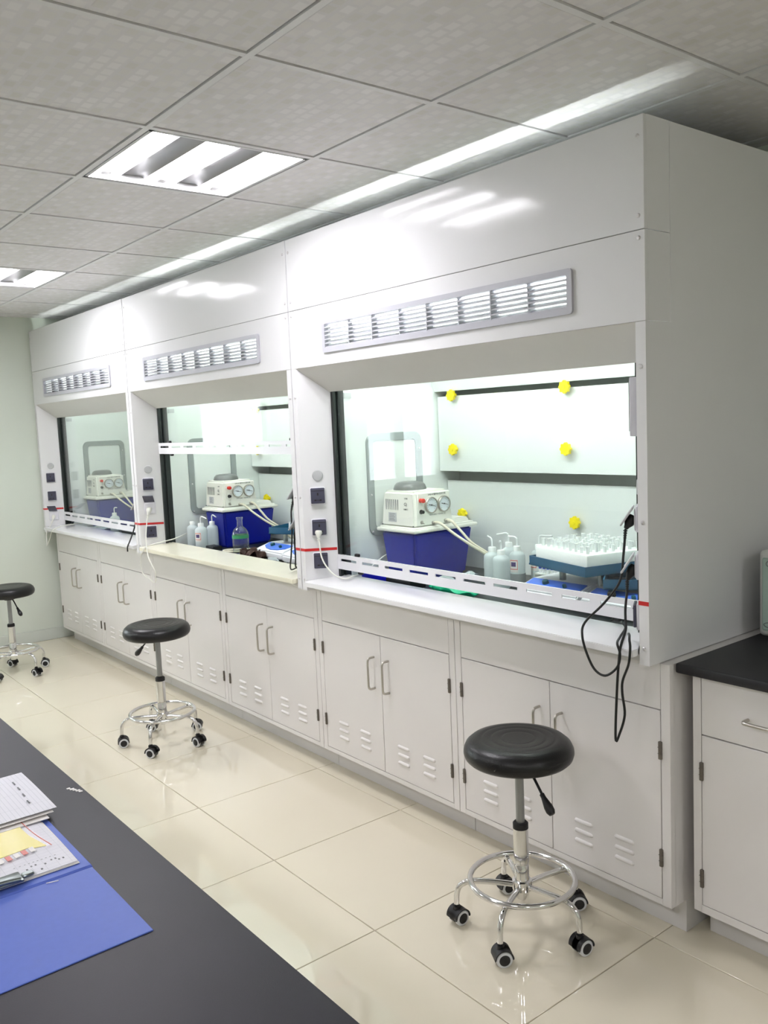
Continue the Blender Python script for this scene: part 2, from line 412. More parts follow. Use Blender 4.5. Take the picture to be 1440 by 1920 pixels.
# ------------------------------------------------------------------ fume hoods
HT, HS, HB, ZB = 2.3754, 2.0715, 1.8254, 0.8469
WID = 1.808; PITCH = 1.813
PA, PBK = 0.033, 0.110         # front face width of a pillar, inner width at the sash
SY = 0.12                      # sash depth
WT = 0.868                     # work surface inside
knob_b = B(); n = 24
lob = [((0.025 + 0.0028 * math.cos(8 * 2 * math.pi * i / 48)) * math.cos(2 * math.pi * i / 48), (0.025 + 0.0028 * math.cos(8 * 2 * math.pi * i / 48)) * math.sin(2 * math.pi * i / 48)) for i in range(48)]
prism(knob_b, lob, -0.014, 0.0, 'y'); cyl(knob_b, (0, 0, 0), (0, 0.02, 0), 0.011, 0.011, 12); cyl(knob_b, (0, -0.0165, 0), (0, -0.013, 0), 0.008, 0.009, 12)
knob_me = mesh_of('knob', knob_b, 'yellow')
sb = B(); lathe(sb, [(0.0062, 0), (0.0062, 0.0015), (0.004, 0.0038), (0, 0.0042)], 10, axis=(0, -1, 0)); screw_me = mesh_of('screw', sb, 'screw')
sb = B(); lathe(sb, [(0.0062, 0), (0.0062, 0.0015), (0.004, 0.0038), (0, 0.0042)], 10, axis=(0, -1, 0)); 

def socket(parent, loc, rotz, state='closed', shade='socket_smoke', ang=-128):
    """flap-covered wall socket; local x along the face, -y out of it"""
    e = part_empty('power_socket', parent, loc, (0, 0, rotz))
    obj('mounting_plate', box(B(), -.034, .034, -.006, .004, -.040, .037, .003, 1), 'socket_light', e)
    if state == 'closed':
        obj('flap', box(B(), -.031, .031, -.016, -.006, -.034, .035, .004, 2), shade, e)
        b = B(); box(b, -.003, .003, -.0168, -.0155, .002, .014); box(b, -.016, -.006, -.0168, -.0155, -.022, -.016); box(b, .006, .016, -.0168, -.0155, -.022, -.016); box(b, -.002, .002, -.0168, -.0155, -.021, -.017)
        obj('pin_holes', b, 'socket_hole', e)
        obj('flap_rib', box(B(), -.028, .028, -.0172, -.015, .022, .024), 'socket_hole', e)
    else:
        obj('socket_face', box(B(), -.028, .028, -.010, -.005, -.036, .026, .003, 1), 'socket_light', e)
        b = B(); box(b, -.031, .031, -.003, .003, -.066, 0, .002, 1)
        b.transform(Matrix.Translation((0, -.012, .033)) @ Matrix.Rotation(R(-34 if state == 'resting' else ang), 4, 'X') @ Matrix.Rotation(0, 4, 'Z'))
        obj('flap', b, 'button_grey' if state == 'resting' else shade, e)
    return e

def hood(idx, X, rail_z, ledge_mat, glow, label, left_states, right_states):
    """X: world x of the right edge; geometry written in world coordinates"""
    t = thing('fume_hood', label, 'fume hood', (X - WID / 2, 0.45, ZB), group='white walk-up fume hoods along the wall')
    L = X - WID
    W = lambda nm, b, m, p=t: obj(nm, b, m, p, True)
    g = 0.0011
    # front panels
    b = B(); box(b, L + g, X - g, 0, .014, HS + g, HT, .0015, 1); box(b, X - .014, X - g, .013, SY, HS + g, HT); box(b, L + g, L + .014, .013, SY, HS + g, HT); box(b, L + .014, X - .014, .012, .050, HT - .012, HT - .001)
    W('header_panel', b, 'white_panel')
    vx0, vx1, vz0, vz1 = X - 1.553, X - .249, 1.873, 2.007
    b = B()
    box(b, L + g, vx0 + .01, 0, .014, HB, HS - g); box(b, vx1 - .01, X - g, 0, .014, HB, HS - g)
    box(b, vx0 + .01, vx1 - .01, 0, .014, HB, vz0 + .01); box(b, vx0 + .01, vx1 - .01, 0, .014, vz1 - .01, HS - g)
    box(b, X - .014, X - g, .013, SY, HB, HS - g); box(b, L + g, L + .014, .013, SY, HB, HS - g)
    W('vent_panel', b, 'white_panel')
    W('seam_light_block', box(B(), L + .014, X - .014, .0145, .020, HS - .03, HS + .03), 'white_panel')  # unseen strip added behind the seam, stops tube light leaking through
    # vent grille: frame, slats, dividers
    b = B(); P = lambda a, c, tt: (a, tt, c)
    ring_frame(b, rrect(vx0, vx1, vz0, vz1, .012), rrect(vx0 + .02, vx1 - .02, vz0 + .019, vz1 - .019, .004), -.008, .012, P)
    vg = W('vent_grille', b, 'vent_grey')
    nsl = 6
    for k in range(nsl):
        zc = vz0 + .019 + (k + .5) * (vz1 - vz0 - .038) / nsl
        b = B(); prism(b, [(-.006, zc - .0085), (.029, zc + .0062), (.027, zc + .0092), (-.006, zc - .0042)], vx0 + .019, vx1 - .019, 'x'); W('slat', b, 'vent_grey', vg)
    for k in range(1, 8):
        xc = vx0 + .02 + k * (vx1 - vx0 - .04) / 8
        b = B(); y0_ = -.0075 if k % 2 == 0 else -.001
        box(b, xc - .0025, xc + .0025, y0_, .03, vz0 + .018, vz1 - .018); W('divider', b, 'vent_grey', vg)
    # soffit sloping back to the sash
    b = B(); prism(b, [(.0005, HB - .001), (SY, 1.72), (SY + .008, 1.727), (.012, HB + .006)], L + .004, X - .004, 'x'); W('soffit', b, 'soffit')
    # pillars
    ztop = lambda y: HB - .002 - (HB - 1.72) / SY * y
    for s in (0, 1):
        xo = L + g if s == 0 else X - g; sg = 1 if s == 0 else -1
        poly = [(xo, 0), (xo + sg * PA, 0), (xo + sg * PBK, SY), (xo + sg * PBK, SY + .03), (xo, SY + .03)]
        if s: poly = poly[::-1]
        b = B(); prism(b, poly, ZB, 0, 'z', [HB - .001 if abs(x - xo) < 1e-6 else ztop(min(y, SY)) for x, y in poly])
        pl = W('pillar', b, 'white_panel')
        for z in (1.70, 1.262, .895):
            obj('screw', screw_me, None, pl, loc=world_of(t).inverted() @ Vector((xo + sg * .017, 0, z)))
        tn = Vector((PBK - PA, SY, 0)); fl = tn.length; tn.normalize()
        ang = math.atan2(SY, PBK - PA) * sg
        def on_face(sf, z, out=0.0):
            nrm = Vector((tn.y, -tn.x)) ; px = xo + sg * (PA + tn.x * sf + nrm.x * out); py = tn.y * sf + nrm.y * out
            return world_of(t).inverted() @ Vector((px, py, z))
        e = part_empty('indicator_button', t, on_face(.072, 1.357), (0, 0, ang))
        b = B(); lathe(b, [(.0235, 0), (.0235, .003), (.021, .0055), (0, .006)], 24, axis=(0, -1, 0)); obj('cap', b, 'button_grey', e)
        states = left_states if s == 0 else right_states
        for (zc, st) in zip((1.268, 1.128, .979), states):
            socket(t, on_face(.068, zc, .003), ang, st)
        # red marking tape wraps the front face and the splay
        b = B(); q = .0012
        def strip(p0, p1):
            d = Vector((p1[0] - p0[0], p1[1] - p0[1])); nn = Vector((d.y, -d.x)).normalized() * q
            if s: nn = -nn
            pp = [(p0[0], p0[1]), (p1[0], p1[1]), (p1[0] + nn.x, p1[1] + nn.y), (p0[0] + nn.x, p0[1] + nn.y)]
            prism(b, pp, 1.022, 1.034)
        strip((xo, 0), (xo + sg * PA, 0)); strip((xo + sg * PA, 0), (xo + sg * PBK, SY))
        obj('red_tape', b, 'red_tape', t, True)
    for z in (2.32, 2.05, 2.11):
        for xx in (X - .02, L + .02):
            obj('screw', screw_me, None, t, loc=world_of(t).inverted() @ Vector((xx, 0, z)))
    if idx == 3:   # slim control plate seen edge-on on the right pillar
        e = part_empty('control_plate', t, on_face(.085, 1.59, .0), (0, 0, ang))
        obj('case', box(B(), -.035, .035, -.022, 0, -.085, .085, .004), 'socket_light', e)
        obj('display', box(B(), -.028, .028, -.024, -.021, -.07, .07), 'frame_grey', e)
    # shell
    for xa in (L + g, X - .012):
        W('side_panel', box(B(), xa, xa + .011, SY + .002 if True else 0, .9, ZB, HT, .001, 1), 'white_panel')
    W('backing_panel', box(B(), L + .012, X - .012, .885, .9, ZB, HT), 'hood_back')
    W('cover_plate', box(B(), L + .012, X - .012, .125, .9, HT - .02, HT - .008), 'liner')
    # chamber
    for xa, xb in ((L + PBK - .012, L + PBK), (X - PBK, X - PBK + .012)):
        W('chamber_wall', box(B(), xa, xb, SY + .03, .885, WT, HT - .03), 'liner')
    il, ir = L + PBK, X - PBK
    W('baffle_plate', box(B(), il + .004, ir - .004, .80, .808, WT, 1.283), 'baffle')
    W('baffle_plate', box(B(), il + .004, ir - .004, .752, .760, 1.332, 1.688), 'baffle')
    b = B(); prism(b, [(.735, 1.712), (.745, 1.712), (.46, 2.32), (.45, 2.32)], il + .002, ir - .002, 'x'); W('sloping_baffle', b, 'liner')
    for x in (il + .125, (il + ir) / 2 + .01, ir - .125):
        for z, y in ((1.69, .735), (1.436, .735), (1.125, .782)):
            obj('knob', knob_me, None, t, loc=world_of(t).inverted() @ Vector((x, y, z)))
    b = B(); P = lambda a, c, tt: (tt, a, c)
    ring_frame(b, rrect(.305, .635, 1.06, 1.53, .045, 8), rrect(.34, .60, 1.095, 1.495, .022, 8), il - .002, il + .009, P); fr = W('side_window_frame', b, 'frame_grey')
    for yy, zz in ((.322, 1.25), (.322, 1.08), (.618, 1.25), (.618, 1.45)):
        b = B(); lathe(b, [(.005, 0), (.004, .003), (0, .0035)], 8, c=(il + .009, yy, zz), axis=(1, 0, 0)); W('screw', b, 'screw', fr)
    W('side_window_pane', box(B(), il - .001, il + .003, .345, .595, 1.10, 1.49), 'liner')
    W('wall_plate', box(B(), il, il + .004, .195, .235, 1.69, 1.715), 'sticker_grey')
    for xa, sg in ((il, 1), (ir, -1)):
        b = B(); a0, a1 = sorted((xa, xa + sg * .016)); box(b, a0, a1, SY + .004, SY + .018, rail_z - .0 if False else WT + .02, 1.9); box(b, a0 - (.004 if sg < 0 else 0), a1 + (.004 if sg > 0 else 0) - .0, SY + .03, SY + .062, WT + .02, 1.9, .003, 1); box(b, *sorted((xa, xa + sg * .006)), SY + .004, SY + .06, WT + .02, 1.9)
        W('sash_track', b, 'track_black')
    # sash
    z0 = rail_z; z1 = rail_z + .065; sl, sr = il + .001, ir - .001
    sash = part_empty('sash', t, world_of(t).inverted() @ Vector(((sl + sr) / 2, SY, z0)))
    W('glass', box(B(), sl + .005, sr - .005, SY + .021, SY + .026, z0 + .008, max(1.86, z1 + .9 if idx == 2 else 1.86)), 'sash_glass', sash)
    b = B(); ns = 10; pit = (sr - sl - .02) / ns; za, zb2 = z0 + .036, z0 + .047
    box(b, sl, sr, SY, SY + .004, z0, za); box(b, sl, sr, SY, SY + .004, zb2, z1)
    x = sl
    for k in range(ns):
        sx = sl + .012 + pit * k; box(b, x, sx + .012, SY, SY + .004, za, zb2); x = sx + pit - .030
    box(b, x, sr, SY, SY + .004, za, zb2)
    box(b, sl, sr, SY + .004, SY + .018, z1 - .006, z1 - .002); box(b, sl, sr, SY + .004, SY + .02, z0, z0 + .003)
    W('rail', b, 'rail_white', sash)
    for xx in (sl + .12, sr - .13):
        W('bumper', box(B(), xx, xx + .026, SY + .004, SY + .02, z1 - .002, z1 + .012, .003, 1), 'rubber_black', sash)
        W('bumper', box(B(), xx + .02, xx + .046, SY + .004, SY + .02, z0 - .012, z0 + .002, .003, 1), 'rubber_black', sash)
    # front ledge and work surface
    b = B(); fz, bz, th = .889, .907, .021
    lo = [(L + .045, -.02), (X - .045, -.02), (X - .04, 0.0), (X - PBK + .004, SY), (X - PBK + .004, .165), (L + PBK - .004, .165), (L + PBK - .004, SY), (L + .04, 0.0)]
    prism(b, lo, 0, 0, 'z', [0] * 8)
    b.free(); b = B()
    zt = [fz + (bz - fz) * (y + .02) / .185 for x, y in lo]
    vlo = [b.verts.new((x, y, z - th)) for (x, y), z in zip(lo, zt)]; vhi = [b.verts.new((x, y, z)) for (x, y), z in zip(lo, zt)]
    b.faces.new(vlo[::-1]); b.faces.new(vhi)
    for i in range(8): b.faces.new((vlo[i], vlo[(i + 1) % 8], vhi[(i + 1) % 8], vhi[i]))
    bmesh.ops.bevel(b, geom=[e for e in b.edges], offset=.002, segments=2, affect='EDGES', clamp_overlap=True)
    W('ledge', b, ledge_mat)
    W('base_strip', box(B(), L + .05, X - .05, .03, .16, ZB, .868), 'plinth_white')
    W('work_surface', box(B(), il + .001, ir - .001, .16, .80, ZB, WT), 'worktop_black')
    # fluorescent tube behind the front panel
    b = B(); cyl(b, (L + .13, .11, 2.09), (X - .13, .11, 2.09), .014, n=12); W('lamp_tube', b, glow)
    W('added_tube_blocker', box(B(), L + .12, X - .12, .112, .150, 2.106, 2.110), 'lamp_body')  # unseen strip added over the tube, dims its streak on the ceiling
    for xx in (L + .115, X - .13):
        W('tube_holder', box(B(), xx, xx + .015, 0.09, .13, 2.07, 2.12), 'lamp_body')
    return t

HX = {3: 0.0, 2: -PITCH, 1: -2 * PITCH}
hood(3, HX[3], .937, 'ledge_white', 'hood_glow_3', 'white fume hood nearest the camera, sash pulled down, beside the black countertop', ('closed', 'closed', 'closed'), ('resting', 'resting', 'closed'))
hood(2, HX[2], 1.447, 'ledge_cream', 'hood_glow_2', 'middle white fume hood with half raised sash and cream stained front ledge', ('closed', 'open', 'closed'), ('resting', 'resting', 'closed'))
hood(1, HX[1], .937, 'ledge_white', 'hood_glow_1', 'white fume hood farthest away, dim inside, next to the end wall', ('closed', 'closed', 'open'), ('closed', 'resting', 'closed'))

# ------------------------------------------------------------------ base cabinets
YC, KB, DT, DB = 0.0517, 0.1035, 0.7028, 0.1246
lv = B()
for i in range(1):
    pts = 8
    prof = [(-.0072, 0), (-.006, -.0035), (-.002, -.006), (.003, -.0055), (.0068, -.002), (.0072, 0)]
    prism(lv, [(b_, a_) for a_, b_ in [(z, y) for z, y in prof]], -.029, .029, 'x')
    lathe(lv, [(.0072, .0), (.006, .0035), (.002, .0058), (0, .006)], 10, c=(-.029, 0, 0), axis=(0, -1, 0)); lathe(lv, [(.0072, .0), (.006, .0035), (.002, .0058), (0, .006)], 10, c=(.029, 0, 0), axis=(0, -1, 0))
louver_me = mesh_of('louver', lv, 'cabinet_white', 60)
hb_ = B(); box(hb_, -.0055, .0055, -.007, .002, -.0275, .0275, .0025, 2); box(hb_, -.0062, .0062, -.0075, -.001, -.010, -.009); box(hb_, -.0062, .0062, -.0075, -.001, .009, .010)
hinge_me = mesh_of('hinge', hb_, 'hinge')
hd = B(); tube(hd, [(0, .004, .0665), (0, -.018, .0665), (0, -.028, .064), (0, -.033, .056), (0, -.034, .04), (0, -.034, 0), (0, -.034, -.04), (0, -.033, -.056), (0, -.028, -.064), (0, -.018, -.0665), (0, .004, -.0665)], .0048, 10, 3)
handle_me = mesh_of('handle', hd, 'steel')

def base_cabinet(x0, x1, label):
    t = thing('base_cabinet', label, 'cabinet', ((x0 + x1) / 2, .45, 0), group='white base cabinets under the fume hoods')
    W = lambda nm, b, m, p=t: obj(nm, b, m, p, True)
    inv = world_of(t).inverted()
    g = .0012; xa, xb = x0 + g, x1 - g; st = .032
    top = ZB - .002
    b = B(); box(b, xa, xb, YC + .022, .88, KB, top)
    box(b, xa, xa + st - .0015, YC, YC + .024, KB, top, .001, 1); box(b, xb - st + .0015, xb, YC, YC + .024, KB, top, .001, 1)
    box(b, xa + st - .0015, xb - st + .0015, YC, YC + .024, KB, DB - .002)
    W('carcass', b, 'cabinet_white')
    W('apron_panel', box(B(), xa + st, xb - st, YC + .001, YC + .024, DT + .003, top, .0008, 1), 'cabinet_white')
    W('plinth', box(B(), xa, xb, .129, .86, 0, KB, .001, 1), 'plinth_white')
    xm = (x0 + x1) / 2
    for s, (da, db) in enumerate(((xa + st + .001, xm - .0012), (xm + .0012, xb - st - .001))):
        d = W('door', box(B(), da, db, YC, YC + .019, DB, DT, .001, 1), 'cabinet_white')
        hx = xm - .045 if s == 0 else xm + .05
        obj('handle', handle_me, None, d, loc=inv @ Vector((hx, YC, .541)))
        for z in (.5835, .2525):
            obj('hinge', hinge_me, None, d, loc=inv @ Vector((da - .001 if s == 0 else db + .001, YC, z)))
        for cx in ((x0 + .168, x0 + .325) if s == 0 else (x1 - .323, x1 - .166)):
            for z in (.261, .2275, .194):
                obj('louver', louver_me, None, d, loc=inv @ Vector((cx, YC, z)))
    return t
XD = [.031, -.8774, -1.7783, -2.679, -3.5808, -4.4722, -5.3356]
CL = ['white base cabinet at the right end of the row, behind the nearest stool',
      'white base cabinet second from the right, left half of those under the nearest hood',
      'white base cabinet under the right half of the cream-ledged middle hood',
      'white base cabinet half hidden behind the middle stool',
      'white base cabinet under the right half of the farthest hood',
      'white base cabinet at the far left end of the row by the end wall']
for k in range(6): base_cabinet(XD[k + 1], XD[k], CL[k])

# right hand bench: cabinet, counter, instrument
def side_bench():
    x0, x1, yf = .072, 1.0, .102
    t = thing('bench_cabinet', 'white bench cabinet with a drawer above a door under the black countertop', 'cabinet', ((x0 + x1) / 2, .5, 0))
    W = lambda nm, b, m, p=t: obj(nm, b, m, p, True)
    b = B(); box(b, x0, x1, yf + .022, .88, .1035, .819); box(b, x0, x0 + .026, yf, yf + .024, .1035, .819, .001, 1); box(b, x1 - .026, x1, yf, yf + .024, .1035, .819, .001, 1)
    box(b, x0 + .024, x1 - .024, yf, yf + .024, .1035, .127); box(b, x0 + .024, x1 - .024, yf, yf + .024, .815, .819)
    W('carcass', b, 'cabinet_white')
    W('plinth', box(B(), x0, x1, .188, .86, 0, .1035, .001, 1), 'plinth_white')
    dr = W('drawer', box(B(), x0 + .028, x0 + .46, yf, yf + .02, .6455, .812, .001, 1), 'cabinet_white')
    b = B(); tube(b, [(.24, yf + .003, .722), (.24, yf - .02, .722), (.243, yf - .03, .722), (.252, yf - .034, .722), (.3, yf - .034, .722), (.36, yf - .034, .722), (.372, yf - .03, .722), (.376, yf - .02, .722), (.376, yf + .003, .722)], .005, 10, 3)
    W('handle', b, 'steel', dr)
    d = W('door', box(B(), x0 + .028, x0 + .46, yf, yf + .02, .129, .642, .001, 1), 'cabinet_white')
    for z in (.535, .21): obj('hinge', hinge_me, None, d, loc=world_of(t).inverted() @ Vector((x0 + .028, yf, z)))
    W('door', box(B(), x0 + .463, x1 - .028, yf, yf + .02, .129, .812, .001, 1), 'cabinet_white')
    solo('countertop', box(B(), .036, 1.04, .07, .93, .820, .850, .006, 2), 'counter_black', 'black bench countertop at the right edge beside the nearest hood', 'countertop')
    dv = thing('bench_instrument', 'pale green and white boxed instrument on the black countertop at the right edge', 'instrument', (.25, .62, .850))
    obj('case', box(B(), .064, .44, .485, .78, .858, 1.13, .014, 3), 'device_white', dv, True)
    obj('face_panel', box(B(), .078, .426, .480, .487, .878, 1.108, .004, 1), 'device_panel', dv, True)
    b = B(); tube(b, [(.105 + .02 * math.cos(R(a)), .479, .897 + .008 * math.sin(R(a))) for a in range(0, 360, 20)], .0012, 6, 0, True); obj('oval_mark', b, 'print_grey', dv, True)
    b = B(); tube(b, [(.10 + .008 * math.cos(R(a)), .479, 1.09 + .008 * math.sin(R(a))) for a in range(0, 360, 20)], .001, 6, 0, True); obj('round_mark', b, 'print_grey', dv, True)
    b = B(); box(b, .09, .12, .5, .53, .850, .860); box(b, .38, .41, .5, .53, .850, .860); box(b, .09, .12, .73, .76, .850, .860); box(b, .38, .41, .73, .76, .850, .860); obj('feet', b, 'rubber_black', dv, True)
side_bench()

# ------------------------------------------------------------------ stools
def make_stool():
    t = thing('lab_stool', 'x', 'stool', group='black round lab stools on casters')
    # seat with stitched rings on top
    prof = [(0, .592)]
    for rr in (.052, .084, .112):
        prof += [(rr - .007, .5935), (rr - .004, .5935), (rr, .5922), (rr + .004, .5935)]
    prof += [(.128, .593), (.146, .588), (.159, .577), (.166, .562), (.167, .550), (.163, .537), (.155, .529), (.15, .527), (0, .527)]
    b = B(); lathe(b, prof, 64); obj('seat', b, 'leather', t)
    b = B(); box(b, -.085, .085, -.075, .075, .514, .528, .004, 1); cyl(b, (0, 0, .500), (0, 0, .516), .028, .04, 20); obj('seat_plate', b, 'caster_black', t)
    b = B(); cyl(b, (0, 0, .32), (0, 0, .512), .0132, n=24); obj('piston', b, 'piston', t)
    b = B(); lathe(b, [(.0135, .334), (.0135, .342), (.020, .342), (.0237, .338), (.0237, .322), (0.0135, .322)], 28); obj('collar', b, 'rubber_black', t)
    b = B(); lathe(b, [(.0232, .328), (.0232, .215), (.0205, .212), (.0205, .206), (.022, .203), (.0225, .15), (.0195, .10), (.0165, .096), (0, .096)], 28); obj('sleeve', b, 'chrome', t)
    b = B(); lathe(b, [(.0215, .158), (.030, .155), (.031, .140), (.030, .126), (.021, .122)], 28); obj('hub', b, 'chrome', t)
    b = B(); tube(b, [(.16 * math.cos(R(a)), .16 * math.sin(R(a)), .158) for a in range(0, 360, 6)], .0088, 12, 0, True); obj('foot_ring', b, 'chrome', t)
    b = B(); tube(b, [(0.03, 0, .512), (.06, 0, .505), (.10, 0, .47), (.118, 0, .452)], .0042, 8, 4); lv_ = obj('lever', b, 'caster_black', t, rot=(0, 0, R(-40)))
    b = B(); d = Vector((.6, 0, -.55)).normalized(); p = Vector((.112, 0, .458))
    lathe(b, [(0, 0), (.0075, .001), (.0075, .012), (.0095, .022), (.0135, .042), (.0135, .056), (.009, .066), (0, .068)], 14, c=p, axis=d)
    obj('grip', b, 'caster_black', lv_)
    # caster meshes (wheels on the local y axis)
    cm = {}
    b = B(); cyl(b, (0, 0, .048), (0, 0, .075), .0075, n=12); cyl(b, (0, 0, .044), (0, 0, .060), .0115, n=16)
    poly = [(-.006 + .0285 * math.cos(R(a)), .0255 + .0285 * math.sin(R(a))) for a in range(-5, 186, 12)] + [(-.03, .014), (-.018, .010), (.0, .016), (.02, .018)]
    prism(b, poly, -.0105, .0105, 'y'); 
    poly2 = [(-.006 + .0285 * math.cos(R(a)), .0255 + .0285 * math.sin(R(a))) for a in range(-5, 186, 12)] + [(-.006 + .0255 * math.cos(R(a)), .0255 + .0255 * math.sin(R(a))) for a in range(185, -6, -12)]
    fs = prism(b, poly2, -.025, .025, 'y')
    cm['cover'] = mesh_of('cover', b, 'caster_black')
    b = B()
    for s in (-1, 1): lathe(b, [(0, .011), (.0235, .011), (.0245, .013), (.0245, .021), (.0225, .0235), (.0165, .0245), (.0165, .0225), (0, .0225)], 28, c=(-.006, 0, .0245), axis=(0, s, 0))
    cm['tyre'] = mesh_of('tyre', b, 'caster_ring')
    b = B()
    for s in (-1, 1): lathe(b, [(0, .02), (.0163, .02), (.0163, .0245), (.012, .0262), (0, .0265)], 24, c=(-.006, 0, .0245), axis=(0, s, 0))
    cm['wheel_cap'] = mesh_of('wheel_cap', b, 'caster_black')
    lb = B(); tube(lb, [(.02, 0, .138), (.07, 0, .142), (.13, 0, .144), (.155, 0, .143), (.178, 0, .137), (.195, 0, .121), (.203, 0, .098), (.205, 0, .066)], .0088, 12, 4)
    leg_me = mesh_of('leg', lb, 'chrome')
    spin = [15, -30, 25, -10, 5]
    for k in range(5):
        a = R(72 * k)
        lg = obj('leg', leg_me, None, t, rot=(0, 0, a))
        c = part_empty('caster', t, (.205 * math.cos(a), .205 * math.sin(a), 0), (0, 0, R(45 + spin[k])))
        obj('cover', cm['cover'], None, c); obj('tyre', cm['tyre'], None, c); obj('wheel_cap', cm['wheel_cap'], None, c)
    return t
stool = make_stool()
stool.location = (-.322, -.212, 0); stool.rotation_euler = (0, 0, R(-66)); stool['label'] = 'black padded stool on chrome casters, the nearest one at right'
copy_tree(stool, (-2.665, -.335, 0), R(-114), 'black padded stool on chrome casters, the middle one of three')
copy_tree(stool, (-4.635, -.515, 0), R(-47), 'black padded stool on chrome casters, the farthest one at the left edge')
def set_lever(st, ang):
    for c in st.children:
        if c.name.startswith('lever'): c.rotation_euler = (0, 0, ang)
def raise_seat(st, dz):
    for c in st.children:
        if c.name.split('.')[0] in ('seat', 'seat_plate', 'piston', 'lever'): c.location.z += dz
def turn_casters(st, axis_deg, jitter):
    k = 0
    for c in st.children:
        if c.name.startswith('caster'):
            c.rotation_euler = (0, 0, R(axis_deg - 90 + jitter[k % 5]) - st.rotation_euler.z); k += 1
_st = [o for o in bpy.data.objects if o.name.startswith('lab_stool')]
for o, wa in zip(sorted(_st, key=lambda o: -o.location.x), (R(-12), R(-160), R(10))): set_lever(o, wa - o.rotation_euler.z)
for o, dz, ax, jit in zip(sorted(_st, key=lambda o: -o.location.x), (.014, .026, .004), (-22, -45, -50), ((-8, 12, -14, 6, 18), (25, -10, -30, 12, 5), (10, -20, 30, -12, 16))):
    raise_seat(o, dz); turn_casters(o, ax, jit)

